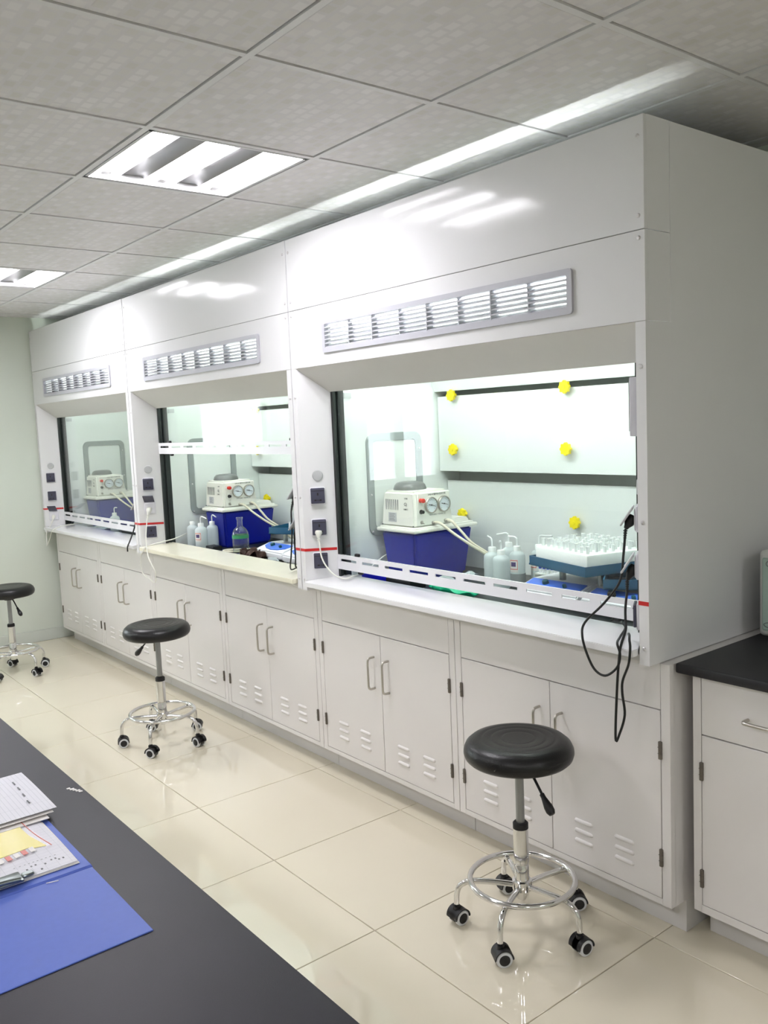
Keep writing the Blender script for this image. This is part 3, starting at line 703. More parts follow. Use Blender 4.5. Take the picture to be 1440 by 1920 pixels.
# ------------------------------------------------------------------ vacuum pumps
def make_pump():
    """written in the world position it has in the nearest hood"""
    t = thing('vacuum_pump', 'x', 'vacuum pump', (-1.54, .52, WT), group='white and blue circulating water vacuum pumps')
    W = lambda nm, b, m, p=t: obj(nm, b, m, p, True)
    def taper(b, lo, hi, z0, z1, bev):
        vs_ = [b.verts.new((x, y, z0)) for x, y in ((lo[0], lo[2]), (lo[1], lo[2]), (lo[1], lo[3]), (lo[0], lo[3]))] + [b.verts.new((x, y, z1)) for x, y in ((hi[0], hi[2]), (hi[1], hi[2]), (hi[1], hi[3]), (hi[0], hi[3]))]
        fs = [b.faces.new([vs_[i] for i in q]) for q in ((3, 2, 1, 0), (4, 5, 6, 7), (0, 1, 5, 4), (1, 2, 6, 5), (2, 3, 7, 6), (3, 0, 4, 7))]
        es = list({e for f in fs for e in f.edges})
        bmesh.ops.bevel(b, geom=es, offset=bev, segments=3, affect='EDGES')
        return b
    W('tank', taper(B(), (-1.642, -1.452, .365, .675), (-1.664, -1.424, .345, .700), WT, 1.090, .012), 'tank_blue')
    b = B(); box(b, -1.677, -1.409, .330, .716, 1.087, 1.104, .006, 2); box(b, -1.665, -1.42, .34, .70, 1.100, 1.112, .004, 1); W('lid', b, 'pump_white')
    W('lid_step', taper(B(), (-1.65, -1.432, .56, .69), (-1.645, -1.436, .56, .675), 1.108, 1.132, .005), 'pump_white')
    W('housing', taper(B(), (-1.668, -1.428, .352, .592), (-1.652, -1.434, .358, .560), 1.106, 1.270, .012), 'pump_white')
    b = B(); lathe(b, [(0.0, .038), (.042, .037), (.060, .033), (.070, .022), (.075, .008), (.076, 0), (0, 0)], 36, c=(-1.575, .455, 1.268)); cap = W('motor_cap', b, 'motor_grey')
    # gauges on the right hand face
    fx = -1.4305
    pnl = W('control_panel', box(B(), fx - .012, fx, .372, .567, 1.118, 1.262, .004, 1), 'pump_white')
    for gy in (.449, .525):
        e = part_empty('pressure_gauge', t, world_of(t).inverted() @ Vector((fx, gy, 1.205)))
        b = B(); lathe(b, [(.036, -.002), (.037, .008), (.035, .012), (.0315, .012), (.031, .006), (.036, -.002)], 32, axis=(1, 0, 0)); obj('bezel', b, 'steel', e)
        b = B(); lathe(b, [(0, .007), (.0315, .007), (.0315, 0), (0, 0)], 32, axis=(1, 0, 0)); obj('dial', b, 'gauge_face', e)
        b = B()
        for k in range(13):
            a = R(-45 + 270 * k / 12); d = Vector((0, math.cos(a), math.sin(a)))
            tube(b, [Vector((.0073, 0, 0)) + d * .022, Vector((.0073, 0, 0)) + d * (.028 if k % 3 == 0 else .026)], .0006, 4, 0)
        obj('tick_marks', b, 'print_dark', e)
        b = B(); tube(b, [(.0085, -.016, .003), (.0085, 0, 0), (.0085, .024, -.006)], .0011, 6, 0, radii=[.0018, .0015, .0006]); cyl(b, (.007, 0, 0), (.0098, 0, 0), .003, n=10); obj('needle', b, 'print_dark', e)
    b = B(); lathe(b, [(.0095, 0), (.0095, .004), (.0075, .006), (.0075, .012), (.009, .014), (.0105, .019), (.009, .024), (0, .026)], 18, c=(fx, .390, 1.229), axis=(1, 0, 0)); W('red_knob', b, 'red_knob')
    b = B(); lathe(b, [(.010, 0), (.010, .003), (.0075, .004), (.0075, .016), (0, .017)], 16, c=(fx, .392, 1.179), axis=(1, 0, 0)); W('black_knob', b, 'caster_black')
    b = B(); lathe(b, [(.008, 0), (.008, .004), (.004, .005), (0, .005)], 14, c=(fx, .392, 1.133), axis=(1, 0, 0)); tube(b, [(fx + .004, .392, 1.133), (fx + .018, .392, 1.128)], .0025, 8, 0); W('toggle_switch', b, 'steel')
    M1 = lambda y, z: Matrix.Translation(world_of(t).inverted() @ Vector((fx + .0004, y, z))) @ Matrix.Rotation(R(90), 4, 'Z') @ Matrix.Rotation(R(90), 4, 'X')
    for s, sz, y, z in (('SHB-III 循环水式真空泵', .0105, .488, 1.251), ('郑州长城科工贸有限公司', .0088, .488, 1.160)):
        me = text_mesh(s, sz, 'print_dark'); o = obj('lettering', me, None, t); o.matrix_basis = M1(y, z)
    # front face: vents, rating sticker, maker's mark (face leans slightly)
    fm = lambda x, z: Matrix.Translation(world_of(t).inverted() @ Vector((x, .352 + (z - 1.106) / .164 * .006 - .0006, z))) @ Matrix.Rotation(R(90 - 2.1), 4, 'X')
    b = B()
    for k in range(7): x = -1.628 + k * .0135; box(b, x, x + .0026, .3535, .358, 1.185, 1.232)
    W('vent_slots', b, 'print_grey')
    b = B(); box(b, -.0275, .0275, -.021, .021, 0, .0012); o = obj('rating_sticker', b, 'sticker_grey', t); o.matrix_basis = fm(-1.583, 1.152)
    b = B()
    for k in range(5): box(b, -.021, .018 - .006 * (k % 2), .014 - .007 * k, .0165 - .007 * k, .001, .0016)
    o2 = obj('sticker_print', b, 'print_grey', t); o2.matrix_basis = fm(-1.583, 1.152)
    for s, sz, x, z in (('G)', .020, -1.492, 1.212), ('长城科工', .008, -1.49, 1.190), ('工业级', .008, -1.49, 1.238)):
        o = obj('maker_mark', text_mesh(s, sz, 'print_dark'), None, t); o.matrix_basis = fm(x, z)
    b = B()
    for x, z in ((-1.655, 1.117), (-1.44, 1.117)): lathe(b, [(.0035, 0), (.003, .003), (0, .003)], 8, c=(x, .353, z), axis=(0, -1, 0))
    W('housing_screws', b, 'print_grey')
    # hoses from the two nozzles
    for y, z, pts in ((.459, 1.125, [(-1.4297, .459, 1.125), (-1.40, .461, 1.127), (-1.3735, .465, 1.118), (-1.3336, .49, 1.081), (-1.2767, .53, 1.033), (-1.2366, .58, .991), (-1.21, .63, .95), (-1.20, .68, .90)]),
                      (.533, 1.129, [(-1.4295, .533, 1.129), (-1.40, .535, 1.129), (-1.3782, .54, 1.115), (-1.3464, .56, 1.072), (-1.3114, .58, 1.029), (-1.2765, .62, .991), (-1.25, .67, .95), (-1.235, .71, .90)])):
        b = B(); lathe(b, [(.009, -.002), (.009, .008), (.006, .01), (.006, .02), (0, .02)], 14, c=(fx, y, z), axis=(1, 0, 0)); W('nozzle', b, 'steel')
        b = B(); tube(b, pts, .0065, 10, 6); W('hose', b, 'hose_cream')
    return t
pump = make_pump(); pump['label'] = 'white vacuum pump on a blue tank inside the nearest fume hood'
p_loc = pump.location.copy()
copy_tree(pump, (p_loc.x - PITCH + .055, p_loc.y + .01, p_loc.z), None, 'white vacuum pump on a blue tank inside the middle, open fume hood')
copy_tree(pump, (p_loc.x - 2 * PITCH - .015, p_loc.y - .055, p_loc.z), None, 'white vacuum pump on a blue tank inside the dim farthest fume hood')

# ------------------------------------------------------------------ wash bottles
def wash_bottle(x, y, label, spin=0.0, s=1.0, labelled=False, spout=True, liquid=0.0, group='plastic wash bottles in the fume hoods', hh=.132, long_=.045, drop=.0):
    t = thing('wash_bottle', label, 'bottle', (x, y, WT), spin, group)
    r = .0365 * s; h = hh
    b = B(); lathe(b, [(0, .003), (r * .8, 0), (r * .97, .004), (r, .012), (r, h - .02), (r * .95, h - .008), (r * .8, h), (r * .5, h + .006), (r * .42, h + .012), (.0, h + .012)], 32); body = obj('body', b, 'bottle_plastic', t)
    b = B(); lathe(b, [(r * .46, h + .006), (r * .46, h + .026), (r * .42, h + .029), (.004, h + .030), (0, h + .030)], 24); obj('cap', b, 'bottle_cap', t)
    if spout:
        b = B(); top = h + .068
        tube(b, [(0, 0, h + .025), (0, 0, h + .04), (0, 0, top - .014), (.004, 0, top - .004), (.014, 0, top), (.03, 0, top - drop * .4), (long_, 0, top - drop)], .0036, 8, 4); obj('spout', b, 'bottle_cap', t)
    if liquid:
        b = B(); lathe(b, [(0, .005), (r + .0006, .006), (r + .0006, liquid), (0, liquid)], 32); obj('liquid_band', b, 'liquid_grey', t)
    if labelled:
        for nm, m_, a0, a1, z0, z1, o_ in (('label', 'label_white', -32, 32, .052, .108, .0006), ('label_border', 'label_red', -30, 30, .064, .104, .0009), ('label_field', 'label_white', -27, 27, .067, .101, .0012), ('label_print', 'label_purple', -19, 17, .077, .096, .0015)):
            b = B(); ca = R(labelled) - spin
            for i in range(12):
                aa = ca + R(a0 + (a1 - a0) * i / 12); ab = ca + R(a0 + (a1 - a0) * (i + 1) / 12); q = r + o_
                f_ = [b.verts.new((q * math.cos(a), q * math.sin(a), z)) for a, z in ((aa, z0), (ab, z0), (ab, z1), (aa, z1))]; b.faces.new(f_)
            bmesh.ops.remove_doubles(b, verts=b.verts, dist=1e-5)
            obj(nm, b, m_, t)
    return t
wash_bottle(-1.154, .545, 'clear wash bottle nearest the pump hoses in the nearest hood, spout bent left', R(165), drop=-.006, long_=.035)
wash_bottle(-1.063, .505, 'front clear wash bottle in the nearest hood, its spout pointing at the viewer', R(-55), long_=.03)
wash_bottle(-1.085, .625, 'wash bottle with a red bordered label in the nearest hood', R(195), s=.93, labelled=-75, liquid=.045, long_=.04)
wash_bottle(-1.165, .66, 'tall clear wash bottle at the back of the nearest hood, behind two others', R(190), s=.93, long_=.06, drop=.008, hh=.138)
wash_bottle(-1.040, .715, 'clear wash bottle behind the foam tray, spout bent right, in the nearest hood', R(10), labelled=-100, long_=.065)
wash_bottle(-3.415, .262, 'left clear bottle of the three in front of the middle hood pump', R(200), s=.96, spout=False)
wash_bottle(-3.270, .245, 'wash bottle with an orange bordered label in front of the middle hood pump', R(20), labelled=-62, long_=.05, drop=.012)
wash_bottle(-3.300, .335, 'wash bottle touching the middle hood blue tank, spout bent right', R(5), long_=.05, drop=.012, s=.96)
wash_bottle(-2.78, .70, 'half hidden wash bottle behind the shaker tray in the middle hood', R(20), hh=.14)
wash_bottle(-4.80, .315, 'small wash bottle in front of the dim farthest pump', R(10), hh=.105, long_=.04)
wash_bottle(-4.28, .33, 'wash bottle half hidden by the pillar in the farthest hood', R(40), spout=False, hh=.105)

# ------------------------------------------------------------------ shakers
def make_shaker(label, x, y, rot, tray_rot, tray_z, tray_off=(0, 0), group='multi tube shakers with teal trays', tw=.37, td=.32, curved=False):
    t = thing('tube_shaker', label, 'shaker', (x, y, WT), rot, group)
    b = B(); prof = [(-.175, .012), (-.175, .045), (-.165, .054), (-.085, .078), (.17, .078), (.175, .07), (.175, .012)]
    fs = prism(b, prof, -.145, .145, 'x'); bmesh.ops.bevel(b, geom=list({e for f in fs for e in f.edges}), offset=.006, segments=2, affect='EDGES'); obj('body', b, 'shaker_white', t)
    b = B()
    if curved: pts2 = [(-.125, .075), (.125, .075), (.11, .03), (.06, .008), (0, .0), (-.06, .008), (-.11, .03)]
    else: pts2 = [(-.13, .075), (.13, .075), (.13, .005), (-.13, .005)]
    prism(b, pts2[::-1], 0, .003); sl = math.atan2(.024, .08)
    b.transform(Matrix.Translation((0, -.163, .0555)) @ Matrix.Rotation(sl, 4, 'X')); pn = obj('blue_panel', b, 'shaker_blue', t)
    for kx, ky, sz in ((-.045, .045, .013), (.055, .035, .008)):
        b = B(); lathe(b, [(sz, 0), (sz * .95, .012), (sz * .8, .014), (0, .014)], 14, c=(kx, ky, .002)); b.transform(Matrix.Translation((0, -.163, .0555)) @ Matrix.Rotation(sl, 4, 'X')); obj('knob', b, 'knob_teal', pn)
    for px, py in ((-.09, -.05), (.09, -.05), (-.09, .11), (.09, .11)):
        b = B(); cyl(b, (px + tray_off[0], py + tray_off[1], .076), (px + tray_off[0], py + tray_off[1], tray_z - WT + .003), .013, n=16); obj('post', b, 'post_metal', t)
    for px in (-.12, .12):
        for py in (-.15, .15):
            b = B(); cyl(b, (px, py, 0), (px, py, .014), .012, .010, 12); obj('foot', b, 'rubber_black', t)
    e = part_empty('tray', t, (tray_off[0], tray_off[1], tray_z - WT), (0, 0, tray_rot - rot))
    obj('tray_base', box(B(), -tw / 2, tw / 2, -td / 2, td / 2, 0, .006), 'tray_teal', e)
    b = B(); P = lambda a, c, tt: (a, c, tt)
    ring_frame(b, rrect(-tw / 2, tw / 2, -td / 2, td / 2, .006, 2), rrect(-tw / 2 + .004, tw / 2 - .004, -td / 2 + .004, td / 2 - .004, .003, 2), .0, .036, P); obj('tray_rim', b, 'tray_teal', e)
    return t
make_shaker('shaker with a teal tray carrying the white foam of tubes, nearest hood', -.70, .535, 0, R(-15), 1.0, (.07, .0), tw=.36, td=.31)
make_shaker('low teal tray shaker at the right side of the nearest hood', -.385, .52, 0, R(33), .962, (.0, .0), tw=.26, td=.22)
make_shaker('left shaker with curved blue panel in the middle hood', -2.565, .46, R(-2), R(24), 1.0, (.01, .03), tw=.28, td=.22, curved=True)
make_shaker('right shaker half hidden by the pillar in the middle hood', -2.245, .43, R(-2), R(-8), .985, (.02, .05), tw=.24, td=.2, curved=True)
# foam block with tubes
fr_ = thing('foam_tube_block', 'white foam block full of clear tubes on the teal tray', 'foam block', (-.63, .535, 1.007), R(-15))
obj('foam', box(B(), -.165, .165, -.135, .135, 0, .068, .008, 2), 'foam', fr_)
tb = B(); lathe(tb, [(0, 0), (.0065, .001), (.0065, .03), (.0078, .03), (.0078, .036), (0, .036)], 10); tube_me = mesh_of('test_tube', tb, 'tube_clear')
c0, s0 = math.cos(R(-15)), math.sin(R(-15))
for i in range(9):
    for j in range(7):
        lx, ly = -.14 + .035 * i, -.112 + .0375 * j
        o = obj('test_tube', tube_me, None, loc=(-.63 + c0 * lx - s0 * ly, .535 + s0 * lx + c0 * ly, 1.075 - random.uniform(.004, .014) + (.014 if random.random() < .06 else 0)))
        tag(o, 'clear stoppered tube standing in the white foam block on the teal tray', 'test tube', 'tubes in the foam block')
# vial rack behind the left shaker of the nearest hood
rk = thing('vial_rack', 'small white rack of blue capped vials behind the wash bottles', 'rack', (-.90, .66, WT))
obj('shelf', box(B(), -.09, .09, -.035, .035, .05, .055), 'device_white', rk); obj('base', box(B(), -.09, .09, -.035, .035, 0, .005), 'device_white', rk)
for sx in (-1, 1): obj('side', box(B(), sx * .09 - .002, sx * .09 + .002, -.035, .035, 0, .055), 'device_white', rk)
vb = B(); cyl(vb, (0, 0, 0), (0, 0, .018), .006, n=10); v_body = mesh_of('body', vb, 'tube_clear')
vb = B(); cyl(vb, (0, 0, .018), (0, 0, .027), .0066, n=10); v_cap = mesh_of('cap', vb, 'blue_cap')
for i in range(8):
    for j in range(2):
        v = thing('vial', 'tiny blue capped vial in the small white rack', 'vial', (-.90 - .075 + .0215 * i, .66 - .015 + .03 * j, WT + .055), group='vials in the small rack')
        obj('body', v_body, None, v); obj('cap', v_cap, None, v)

# ------------------------------------------------------------------ loose things in the hoods
def crumple(bm, amp, f_=18.0):
    from mathutils import noise
    for v in bm.verts: v.co += Vector(noise.noise_vector(v.co * f_)) * amp
def blob(cx, cy, z0, sx, sy, sz, amp, f_=18.0, sub=4):
    b = B(); bmesh.ops.create_icosphere(b, subdivisions=sub, radius=1.0)
    for v in b.verts: v.co = Vector((v.co.x * sx, v.co.y * sy, v.co.z * sz))
    b.transform(Matrix.Translation((cx, cy, z0 + sz))); crumple(b, amp, f_)
    mz = min(v.co.z for v in b.verts)
    for v in b.verts:
        v.co.z = max(v.co.z, z0 + .0005) if mz < z0 else v.co.z - (mz - z0)
    return b
solo('rag', blob(-2.70, .27, WT, .11, .05, .022, .036, 30), 'rag_brown', 'crumpled dark brown cloth lying on the work surface of the middle hood', 'cloth')
solo('gloves', blob(-1.12, .285, WT, .14, .055, .022, .018, 26), 'green_bag', 'crumpled green plastic behind the lowered sash of the nearest hood', 'plastic')
solo('blue_case', box(B(), -1.66, -1.50, .22, .32, WT, WT + .05, .006, 2), 'blue_box', 'bright blue box behind the lowered sash in the nearest hood', 'box')
solo('black_case', box(B(), -1.485, -1.32, .22, .31, WT, WT + .04, .006, 2), 'black_box', 'flat black box between the blue box and the green plastic', 'box')
b = B()
bmesh.ops.create_grid(b, x_segments=14, y_segments=8, size=1.0)
for v in b.verts: v.co = Vector((v.co.x * .075, v.co.y * .04, .012 + .014 * math.sin(v.co.x * 4) + .03 * max(0, v.co.x)))
b.transform(Matrix.Translation((-1.27, .455, WT + .012)) @ Matrix.Rotation(R(25), 4, 'Z')); crumple(b, .006, 40); bmesh.ops.solidify(b, geom=list(b.faces), thickness=.001)
solo('plastic_bag', b, 'film', 'crumpled clear plastic bag lying beside the blue tank in the nearest hood', 'bag')
solo('glove_box_lid', box(B(), -4.45, -4.22, .22, .30, WT, WT + .035, .005, 2), 'black_box', 'dark flat box behind the lowered sash of the farthest hood', 'box')
solo('blue_tray', box(B(), -4.10, -3.96, .20, .29, WT, WT + .045, .005, 2), 'blue_box', 'small blue box at the right end of the farthest hood', 'box')
solo('small_black_box', box(B(), -3.225, -3.13, .245, .305, WT, WT + .03, .005, 2), 'black_box', 'small black box between the bottles and the glass flask in the middle hood', 'box')
b = B(); bmesh.ops.create_grid(b, x_segments=16, y_segments=6, size=1.0)
for v in b.verts: v.co = Vector((v.co.x * .13, v.co.y * .05, .01))
b.transform(Matrix.Translation((-4.93, .24, WT + .012))); crumple(b, .010, 30); bmesh.ops.solidify(b, geom=list(b.faces), thickness=.001)
solo('wrinkled_film', b, 'film', 'wrinkled clear film behind the sash rail of the farthest hood', 'film')
b = blob(-2.47, .25, WT, .05, .022, .014, .008, 40, 3); solo('crumpled_tissue', b, 'film', 'crumpled clear film beside the brown cloth in the middle hood', 'film')
# big glass bottle with a green band
gb = thing('glass_bottle', 'tall clear glass bottle with a green band in the middle hood', 'bottle', (-2.868, .285, WT))
b = B(); lathe(b, [(0, .004), (.040, .001), (.0455, .006), (.046, .02), (.046, .115), (.044, .13), (.036, .147), (.024, .158), (.0165, .164), (.0155, .20), (.019, .206), (.0195, .214), (.016, .216), (.0135, .205), (.0135, .165), (.022, .154), (.033, .145), (.042, .129), (.0435, .115), (.0435, .02), (.04, .008), (0, .008)], 40); obj('glass_body', b, 'clear_glass', gb)
b = B(); lathe(b, [(.0463, .098), (.0468, .098), (.0468, .117), (.0463, .117), (.0463, .098)], 40); obj('green_band', b, mat('band_green', (60, 150, 100), 0.35, alpha=1.0), gb)
# cream hose lying across the middle hood
b = B(); tube(b, [(-2.74, .62, .90), (-2.84, .52, .892), (-2.94, .44, .880), (-3.04, .37, .875), (-3.09, .31, .875), (-3.06, .275, .875), (-3.00, .29, .875), (-2.96, .33, .875)], .006, 10, 6)
solo('cream_hose', b, 'hose_cream', 'cream hose lying across the work surface of the middle hood', 'hose')

b = B(); lathe(b, [(.004, .052), (.005, .05), (.006, .024), (.030, .004), (.032, 0), (.028, 0), (.004, .022), (.003, .052)], 24, c=(-2.575, .43, 1.007)); solo('funnel', b, 'bottle_cap', 'small white upturned funnel on the teal tray in the middle hood', 'funnel')
# ------------------------------------------------------------------ plugs and cords
def cord(label, pts, r, m, plug=None, plug_dir=None, sizes=(.013, .03), n_name='power_cord', bulky=False):
    base = Vector(pts[0]); t = thing(n_name, label, 'cord', base)
    b = B(); tube(b, pts, r, 8, 6); obj('cable', b, m, t, True)
    if plug:
        p = Vector(plug); d = (base - p)
        b = B()
        if bulky:
            tube(b, [p + (base - p) * q for q in (0, .25, .6, .8, 1.0)], .01, 10, 0, radii=[.011, .016, .014, .009, .006])
        else: tube(b, [p + (base - p) * q for q in (0, .3, .7, 1.0)], .01, 10, 0, radii=[.015, .016, .010, .006])
        obj('plug', b, m, t, True)
        b = B()
        for k in range(4): q = base + (Vector(pts[1]) - base).normalized() * (.004 + .007 * k); dd = (Vector(pts[1]) - base).normalized(); cyl(b, q, q + dd * .004, .0065 - .0006 * k, n=10)
        obj('strain_relief', b, m, t, True)
    return t
A = [(-0.102, 0.035, 1.235), (-0.102, 0.03, 1.20), (-0.10, 0.02, 1.159), (-0.105, 0.008, 1.082), (-0.152, -.005, 1.013), (-0.209, -0.025, 0.949), (-0.212, -0.036, 0.909), (-0.196, -0.036, 0.856), (-0.167, -0.036, 0.812), (-0.128, -0.036, 0.802), (-0.086, -0.036, 0.836), (-0.076, -0.036, 0.877), (-0.091, -0.028, 0.905), (-0.13, 0.04, 0.905), (-.17, .12, .915), (-.25, .18, .915), (-.33, .26, .885)]
cord('black power cord looping lowest left from the upper right socket of the nearest hood', A, .0038, 'cord_black', plug=(-0.088, 0.055, 1.272), bulky=True)
Bc = [(-0.102, 0.04, 1.082), (-0.10, 0.035, 1.05), (-0.094, 0.018, 1.002), (-0.085, 0.005, 0.973), (-0.070, -0.015, 0.947), (-0.073, -0.032, 0.908), (-0.08, -0.034, 0.869), (-0.094, -0.028, 0.769), (-0.114, -0.012, 0.607), (-0.099, -0.012, 0.626), (-0.08, -0.012, 0.688), (-0.083, -0.018, 0.753), (-0.075, -0.026, 0.796), (-0.048, -0.034, 0.852), (-0.042, -0.034, 0.9), (-0.05, -0.026, 0.922), (-0.065, -0.005, 0.928), (-0.085, 0.02, 0.925), (-.105, .05, .91)]
cord('black power cord hanging lowest in front of the right end base cabinet', Bc, .0038, 'cord_black', plug=(-0.088, 0.058, 1.125), bulky=True)
cord('white cord from the left pillar socket of the nearest hood, running under its sash', [(-1.716, 0.036, 1.083), (-1.700, 0.030, 1.049), (-1.690, 0.030, 1.002), (-1.66, 0.033, 0.962), (-1.625, 0.05, 0.925), (-1.592, 0.08, 0.909), (-1.585, 0.12, 0.915), (-1.61, 0.18, 0.915), (-1.62, .24, .93), (-1.66, .34, .96), (-1.67, .42, .98)], .0034, 'cord_white', plug=(-1.725, .045, 1.112))
cord('white cord looping down from the left pillar of the middle hood', [(-3.530, 0.03, 1.083), (-3.515, 0.012, 1.025), (-3.49, -0.008, 0.948), (-3.43, -0.03, 0.859), (-3.364, -0.036, 0.802), (-3.331, -0.036, 0.774), (-3.324, -0.036, 0.727), (-3.351, -0.036, 0.702), (-3.416, -0.036, 0.717), (-3.505, -0.036, 0.739), (-3.525, -0.036, 0.819), (-3.50, -0.032, 0.868), (-3.48, -.01, 0.902), (-3.45, 0.08, 0.922), (-3.439, 0.16, 0.935), (-3.47, 0.26, 0.955), (-3.5, .34, .95)], .0034, 'cord_white', plug=(-3.542, .05, 1.125))
cord('white cord hanging in a V below the left pillar of the farthest hood', [(-5.345, 0.040, .945), (-5.338, 0.02, .91), (-5.330, -0.02, .85), (-5.300, -0.032, 0.765), (-5.292, -.034, .762), (-5.22, -0.032, 0.82), (-5.15, -0.03, .885), (-5.13, .03, .91), (-5.14, .12, .915), (-5.16, .2, .915)], .0034, 'cord_white', plug=(-5.360, .055, .975))
cord('black cord from the upper right socket of the middle hood', [(-1.922, 0.042, 1.225), (-1.925, 0.034, 1.187), (-1.915, 0.026, 1.09), (-1.922, 0.02, 0.992), (-1.965, 0.04, 0.918), (-2.0, .10, .915), (-2.06, .17, .918), (-2.12, .24, .90)], .0036, 'cord_black', plug=(-1.898, .058, 1.272), bulky=True)
cord('black cord from the lower right socket of the middle hood', [(-1.926, 0.046, 1.085), (-1.929, 0.046, 1.038), (-1.928, 0.046, 0.976), (-1.95, 0.06, 0.925), (-1.99, .12, .915), (-2.05, .18, .915)], .0036, 'cord_black', plug=(-1.898, .06, 1.13), bulky=True)
cord('short black cord at the right pillar of the farthest hood', [(-3.738, .04, 1.06), (-3.742, .03, 1.0), (-3.742, .01, .95), (-3.74, -.01, .91), (-3.735, -.028, .88), (-3.733, -.03, .85)], .0045, 'cord_black', plug=(-3.712, .058, 1.12), bulky=True)

# ------------------------------------------------------------------ foreground bench and papers
BZ = .85
bn = thing('lab_bench', 'black topped island bench in the left foreground', 'bench', (-1.3, -2.2, 0))
obj('benchtop', box(B(), -3.6, 1.0, -2.95, -1.523, BZ - .03, BZ, .004, 2), 'bench_black', bn, True)
for k in range(5):
    xa = -3.5 + .88 * k; obj('cabinet_body', box(B(), xa, xa + .87, -2.9, -1.6, .1, BZ - .03), 'cabinet_white', bn, True)
    for s in range(2): obj('door', box(B(), xa + .01 + .43 * s, xa + .43 + .43 * s, -1.602, -1.582, .12, BZ - .06, .002, 1), 'cabinet_white', bn, True)
obj('plinth', box(B(), -3.5, .9, -2.85, -1.66, 0, .1), 'plinth_white', bn, True)

fo = thing('folder', 'open blue folder lying on the black bench', 'folder', (.03, -1.80, BZ))
b = B(); box(b, .030, .278, -1.945, -1.631, BZ, BZ + .0022, .0008, 1); obj('cover', b, 'folder_blue', fo, True)
b = B(); box(b, -.232, .022, -1.945, -1.629, BZ, BZ + .0022, .0008, 1); obj('cover', b, 'folder_blue', fo, True)
b = B(); prism(b, [(.022, BZ), (.024, BZ + .0026), (.0262, BZ + .0012), (.0285, BZ + .0026), (.030, BZ)], -1.945, -1.630, 'y'); obj('spine', b, 'folder_blue', fo, True)
def sheet(x0, x1, y0, y1, z, lift=0.0, rot=0.0, nx=16, ny=16, curl=None, thick=.0008):
    b = B(); bmesh.ops.create_grid(b, x_segments=nx, y_segments=ny, size=.5)
    for v in b.verts:
        u_, v_ = v.co.x + .5, v.co.y + .5; h = curl(u_, v_) if curl else 0
        v.co = Vector(((u_ - .5) * (x1 - x0), (v_ - .5) * (y1 - y0), h))
    bmesh.ops.solidify(b, geom=list(b.faces), thickness=-thick)
    return b, Vector(((x0 + x1) / 2, (y0 + y1) / 2, z)), (0, 0, rot)
def put_sheet(nm, lab, cat, m, *a, **k):
    b, loc, rot = sheet(*a, **k); o = obj(nm, b, m, loc=loc, rot=rot); return tag(o, lab, cat)
fp = thing('form_pad', 'stack of printed forms lying in the open blue folder', 'papers', (-.10, -1.79, BZ + .0025))
for k in range(3):
    b, loc, rot = sheet(-.205, .003 - .001 * k, -1.94, -1.642 - .0015 * k, BZ + .003 + .0013 * k, rot=R(.4 * k - .5), curl=lambda u, v: .0015 * math.sin(3 * u))
    o = obj('form_page', b, 'form_sheet' if k == 2 else 'label_white', fp, loc=loc - Vector((-.10, -1.79, BZ + .0025)), rot=rot)
b = B(); random.seed(3)
for (x, ys_) in ((-.047, [-1.668, -1.676, -1.683, -1.690, -1.697, -1.704, -1.711, -1.718, -1.726, -1.735]), (-.033, [-1.671, -1.678, -1.704, -1.711]), (-.105, [-1.656, -1.663, -1.672]), (-.022, [-1.742, -1.755]), (-.012, [-1.700, -1.735, -1.760]), (-.060, [-1.662, -1.669, -1.677, -1.690]), (-.085, [-1.651, -1.657, -1.664]), (-.026, [-1.660, -1.667, -1.690, -1.720])):
    for y in ys_: box(b, x - .0022 * random.uniform(.6, 1.3), x + .002, y - .0016, y + .0012, BZ + .0068, BZ + .0075)
obj('printed_marks', b, 'print_grey', fp, True)
sp = thing('loose_forms', 'loose stack of ruled printed forms overlapping the blue folder', 'papers', (-.33, -1.76, BZ + .006))
for k, (xa, xb, ya, yb, rz) in enumerate(((-.44, -.197, -1.93, -1.628, R(-.6)), (-.440, -.207, -1.92, -1.618, R(.4)), (-.442, -.214, -1.91, -1.609, R(0)))):
    b, loc, rot = sheet(xa, xb, ya, yb, BZ + .007 + .0045 * k, rot=rz, curl=lambda u, v, k=k: .0035 * math.sin(2.4 * u + 1.2 * v) + .004 * u * v)
    obj('form_page', b, 'form_paper' if k == 2 else 'label_white', sp, loc=loc - Vector((-.33, -1.76, BZ + .006)), rot=rot)
b = B()
for x, y in ((-.385, -1.64), (-.35, -1.64), (-.31, -1.642), (-.27, -1.645)): box(b, x - .008, x + .008, y - .0012, y + .0012, BZ + .0222, BZ + .0232)
obj('printed_marks', b, 'print_grey', sp, True)
zb = thing('zip_bag', 'clear zip bag with a red strip holding a yellow card', 'bag', (-.15, -1.74, BZ + .0085))
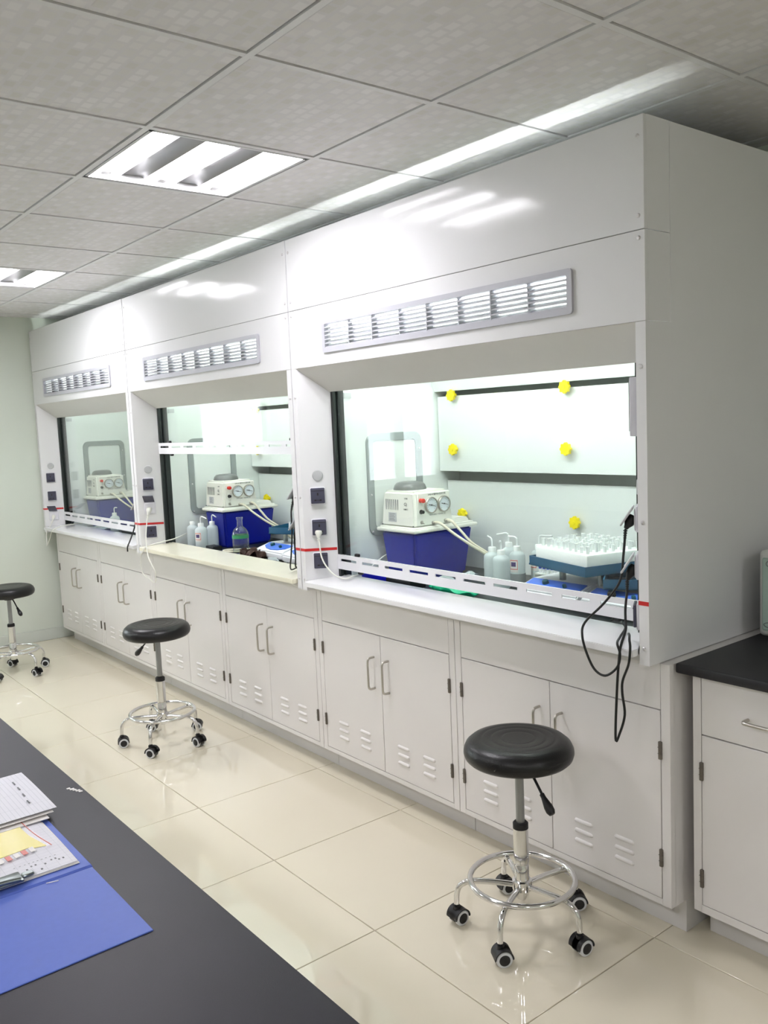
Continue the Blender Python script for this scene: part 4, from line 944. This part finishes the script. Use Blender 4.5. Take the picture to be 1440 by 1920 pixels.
def flat(pts, z0, z1, m, nm, par):
    b = B(); fs = prism(b, pts, z0, z1); return obj(nm, b, m, par, True)
flat([(-.218, -1.684), (-.150, -1.681), (-.088, -1.669), (-.094, -1.69), (-.101, -1.696), (-.096, -1.74), (-.094, -1.80), (-.21, -1.80)], BZ + .0088, BZ + .0098, 'card_yellow', 'yellow_card', zb)
flat([(-.224, -1.676), (-.082, -1.662), (-.068, -1.80), (-.222, -1.81)], BZ + .0100, BZ + .0104, 'clear_film', 'film', zb)
b = B(); tube(b, [(-.224, -1.676, BZ + .0105), (-.15, -1.672, BZ + .0105), (-.082, -1.662, BZ + .0105)], .0008, 6, 4); obj('red_edge', b, 'bag_red', zb, True)
for k in range(7):
    x = -.085 + .002 * k; y = -1.690 - .0135 * k
    flat([(x - .012, y), (x + .006, y + .001), (x + .007, y - .0075), (x - .011, y - .0085)], BZ + .0104, BZ + .0112, 'bag_red' if k % 2 else 'label_white', 'red_strip', zb)
cl = thing('lever_clip', 'metal lever clip on the edge of the folder papers at the left edge', 'clip', (-.0, -1.76, BZ + .007))
b = B(); box(b, -.022, .012, -1.83, -1.735, BZ + .0075, BZ + .0125, .002, 2); obj('clip_plate', b, 'clip_metal', cl, True)
b = B(); tube(b, [(.008, -1.83, BZ + .014), (.009, -1.78, BZ + .016), (.010, -1.74, BZ + .013)], .004, 10, 4); obj('clip_bar', b, 'clip_metal', cl, True)
b = B(); box(b, -.010, .004, -1.735, -1.716, BZ + .009, BZ + .014, .002, 1); obj('clip_tongue', b, 'clip_metal', cl, True)
b = B(); tube(b, [(.034, -1.708, BZ + .0035), (.040, -1.690, BZ + .0038)], .0007, 6, 0); solo('staple', b, 'label_white', 'tiny white pin lying on the blue folder', 'pin')
b = B()
for k in range(5): box(b, -.334 + .008 * k, -.328 + .008 * k, -1.552 + .0035 * k, -1.545 + .0035 * k + .002 * (k % 2), BZ, BZ + .0012)
solo('torn_label', b, 'label_white', 'torn scrap of white label stuck near the bench edge', 'scrap')
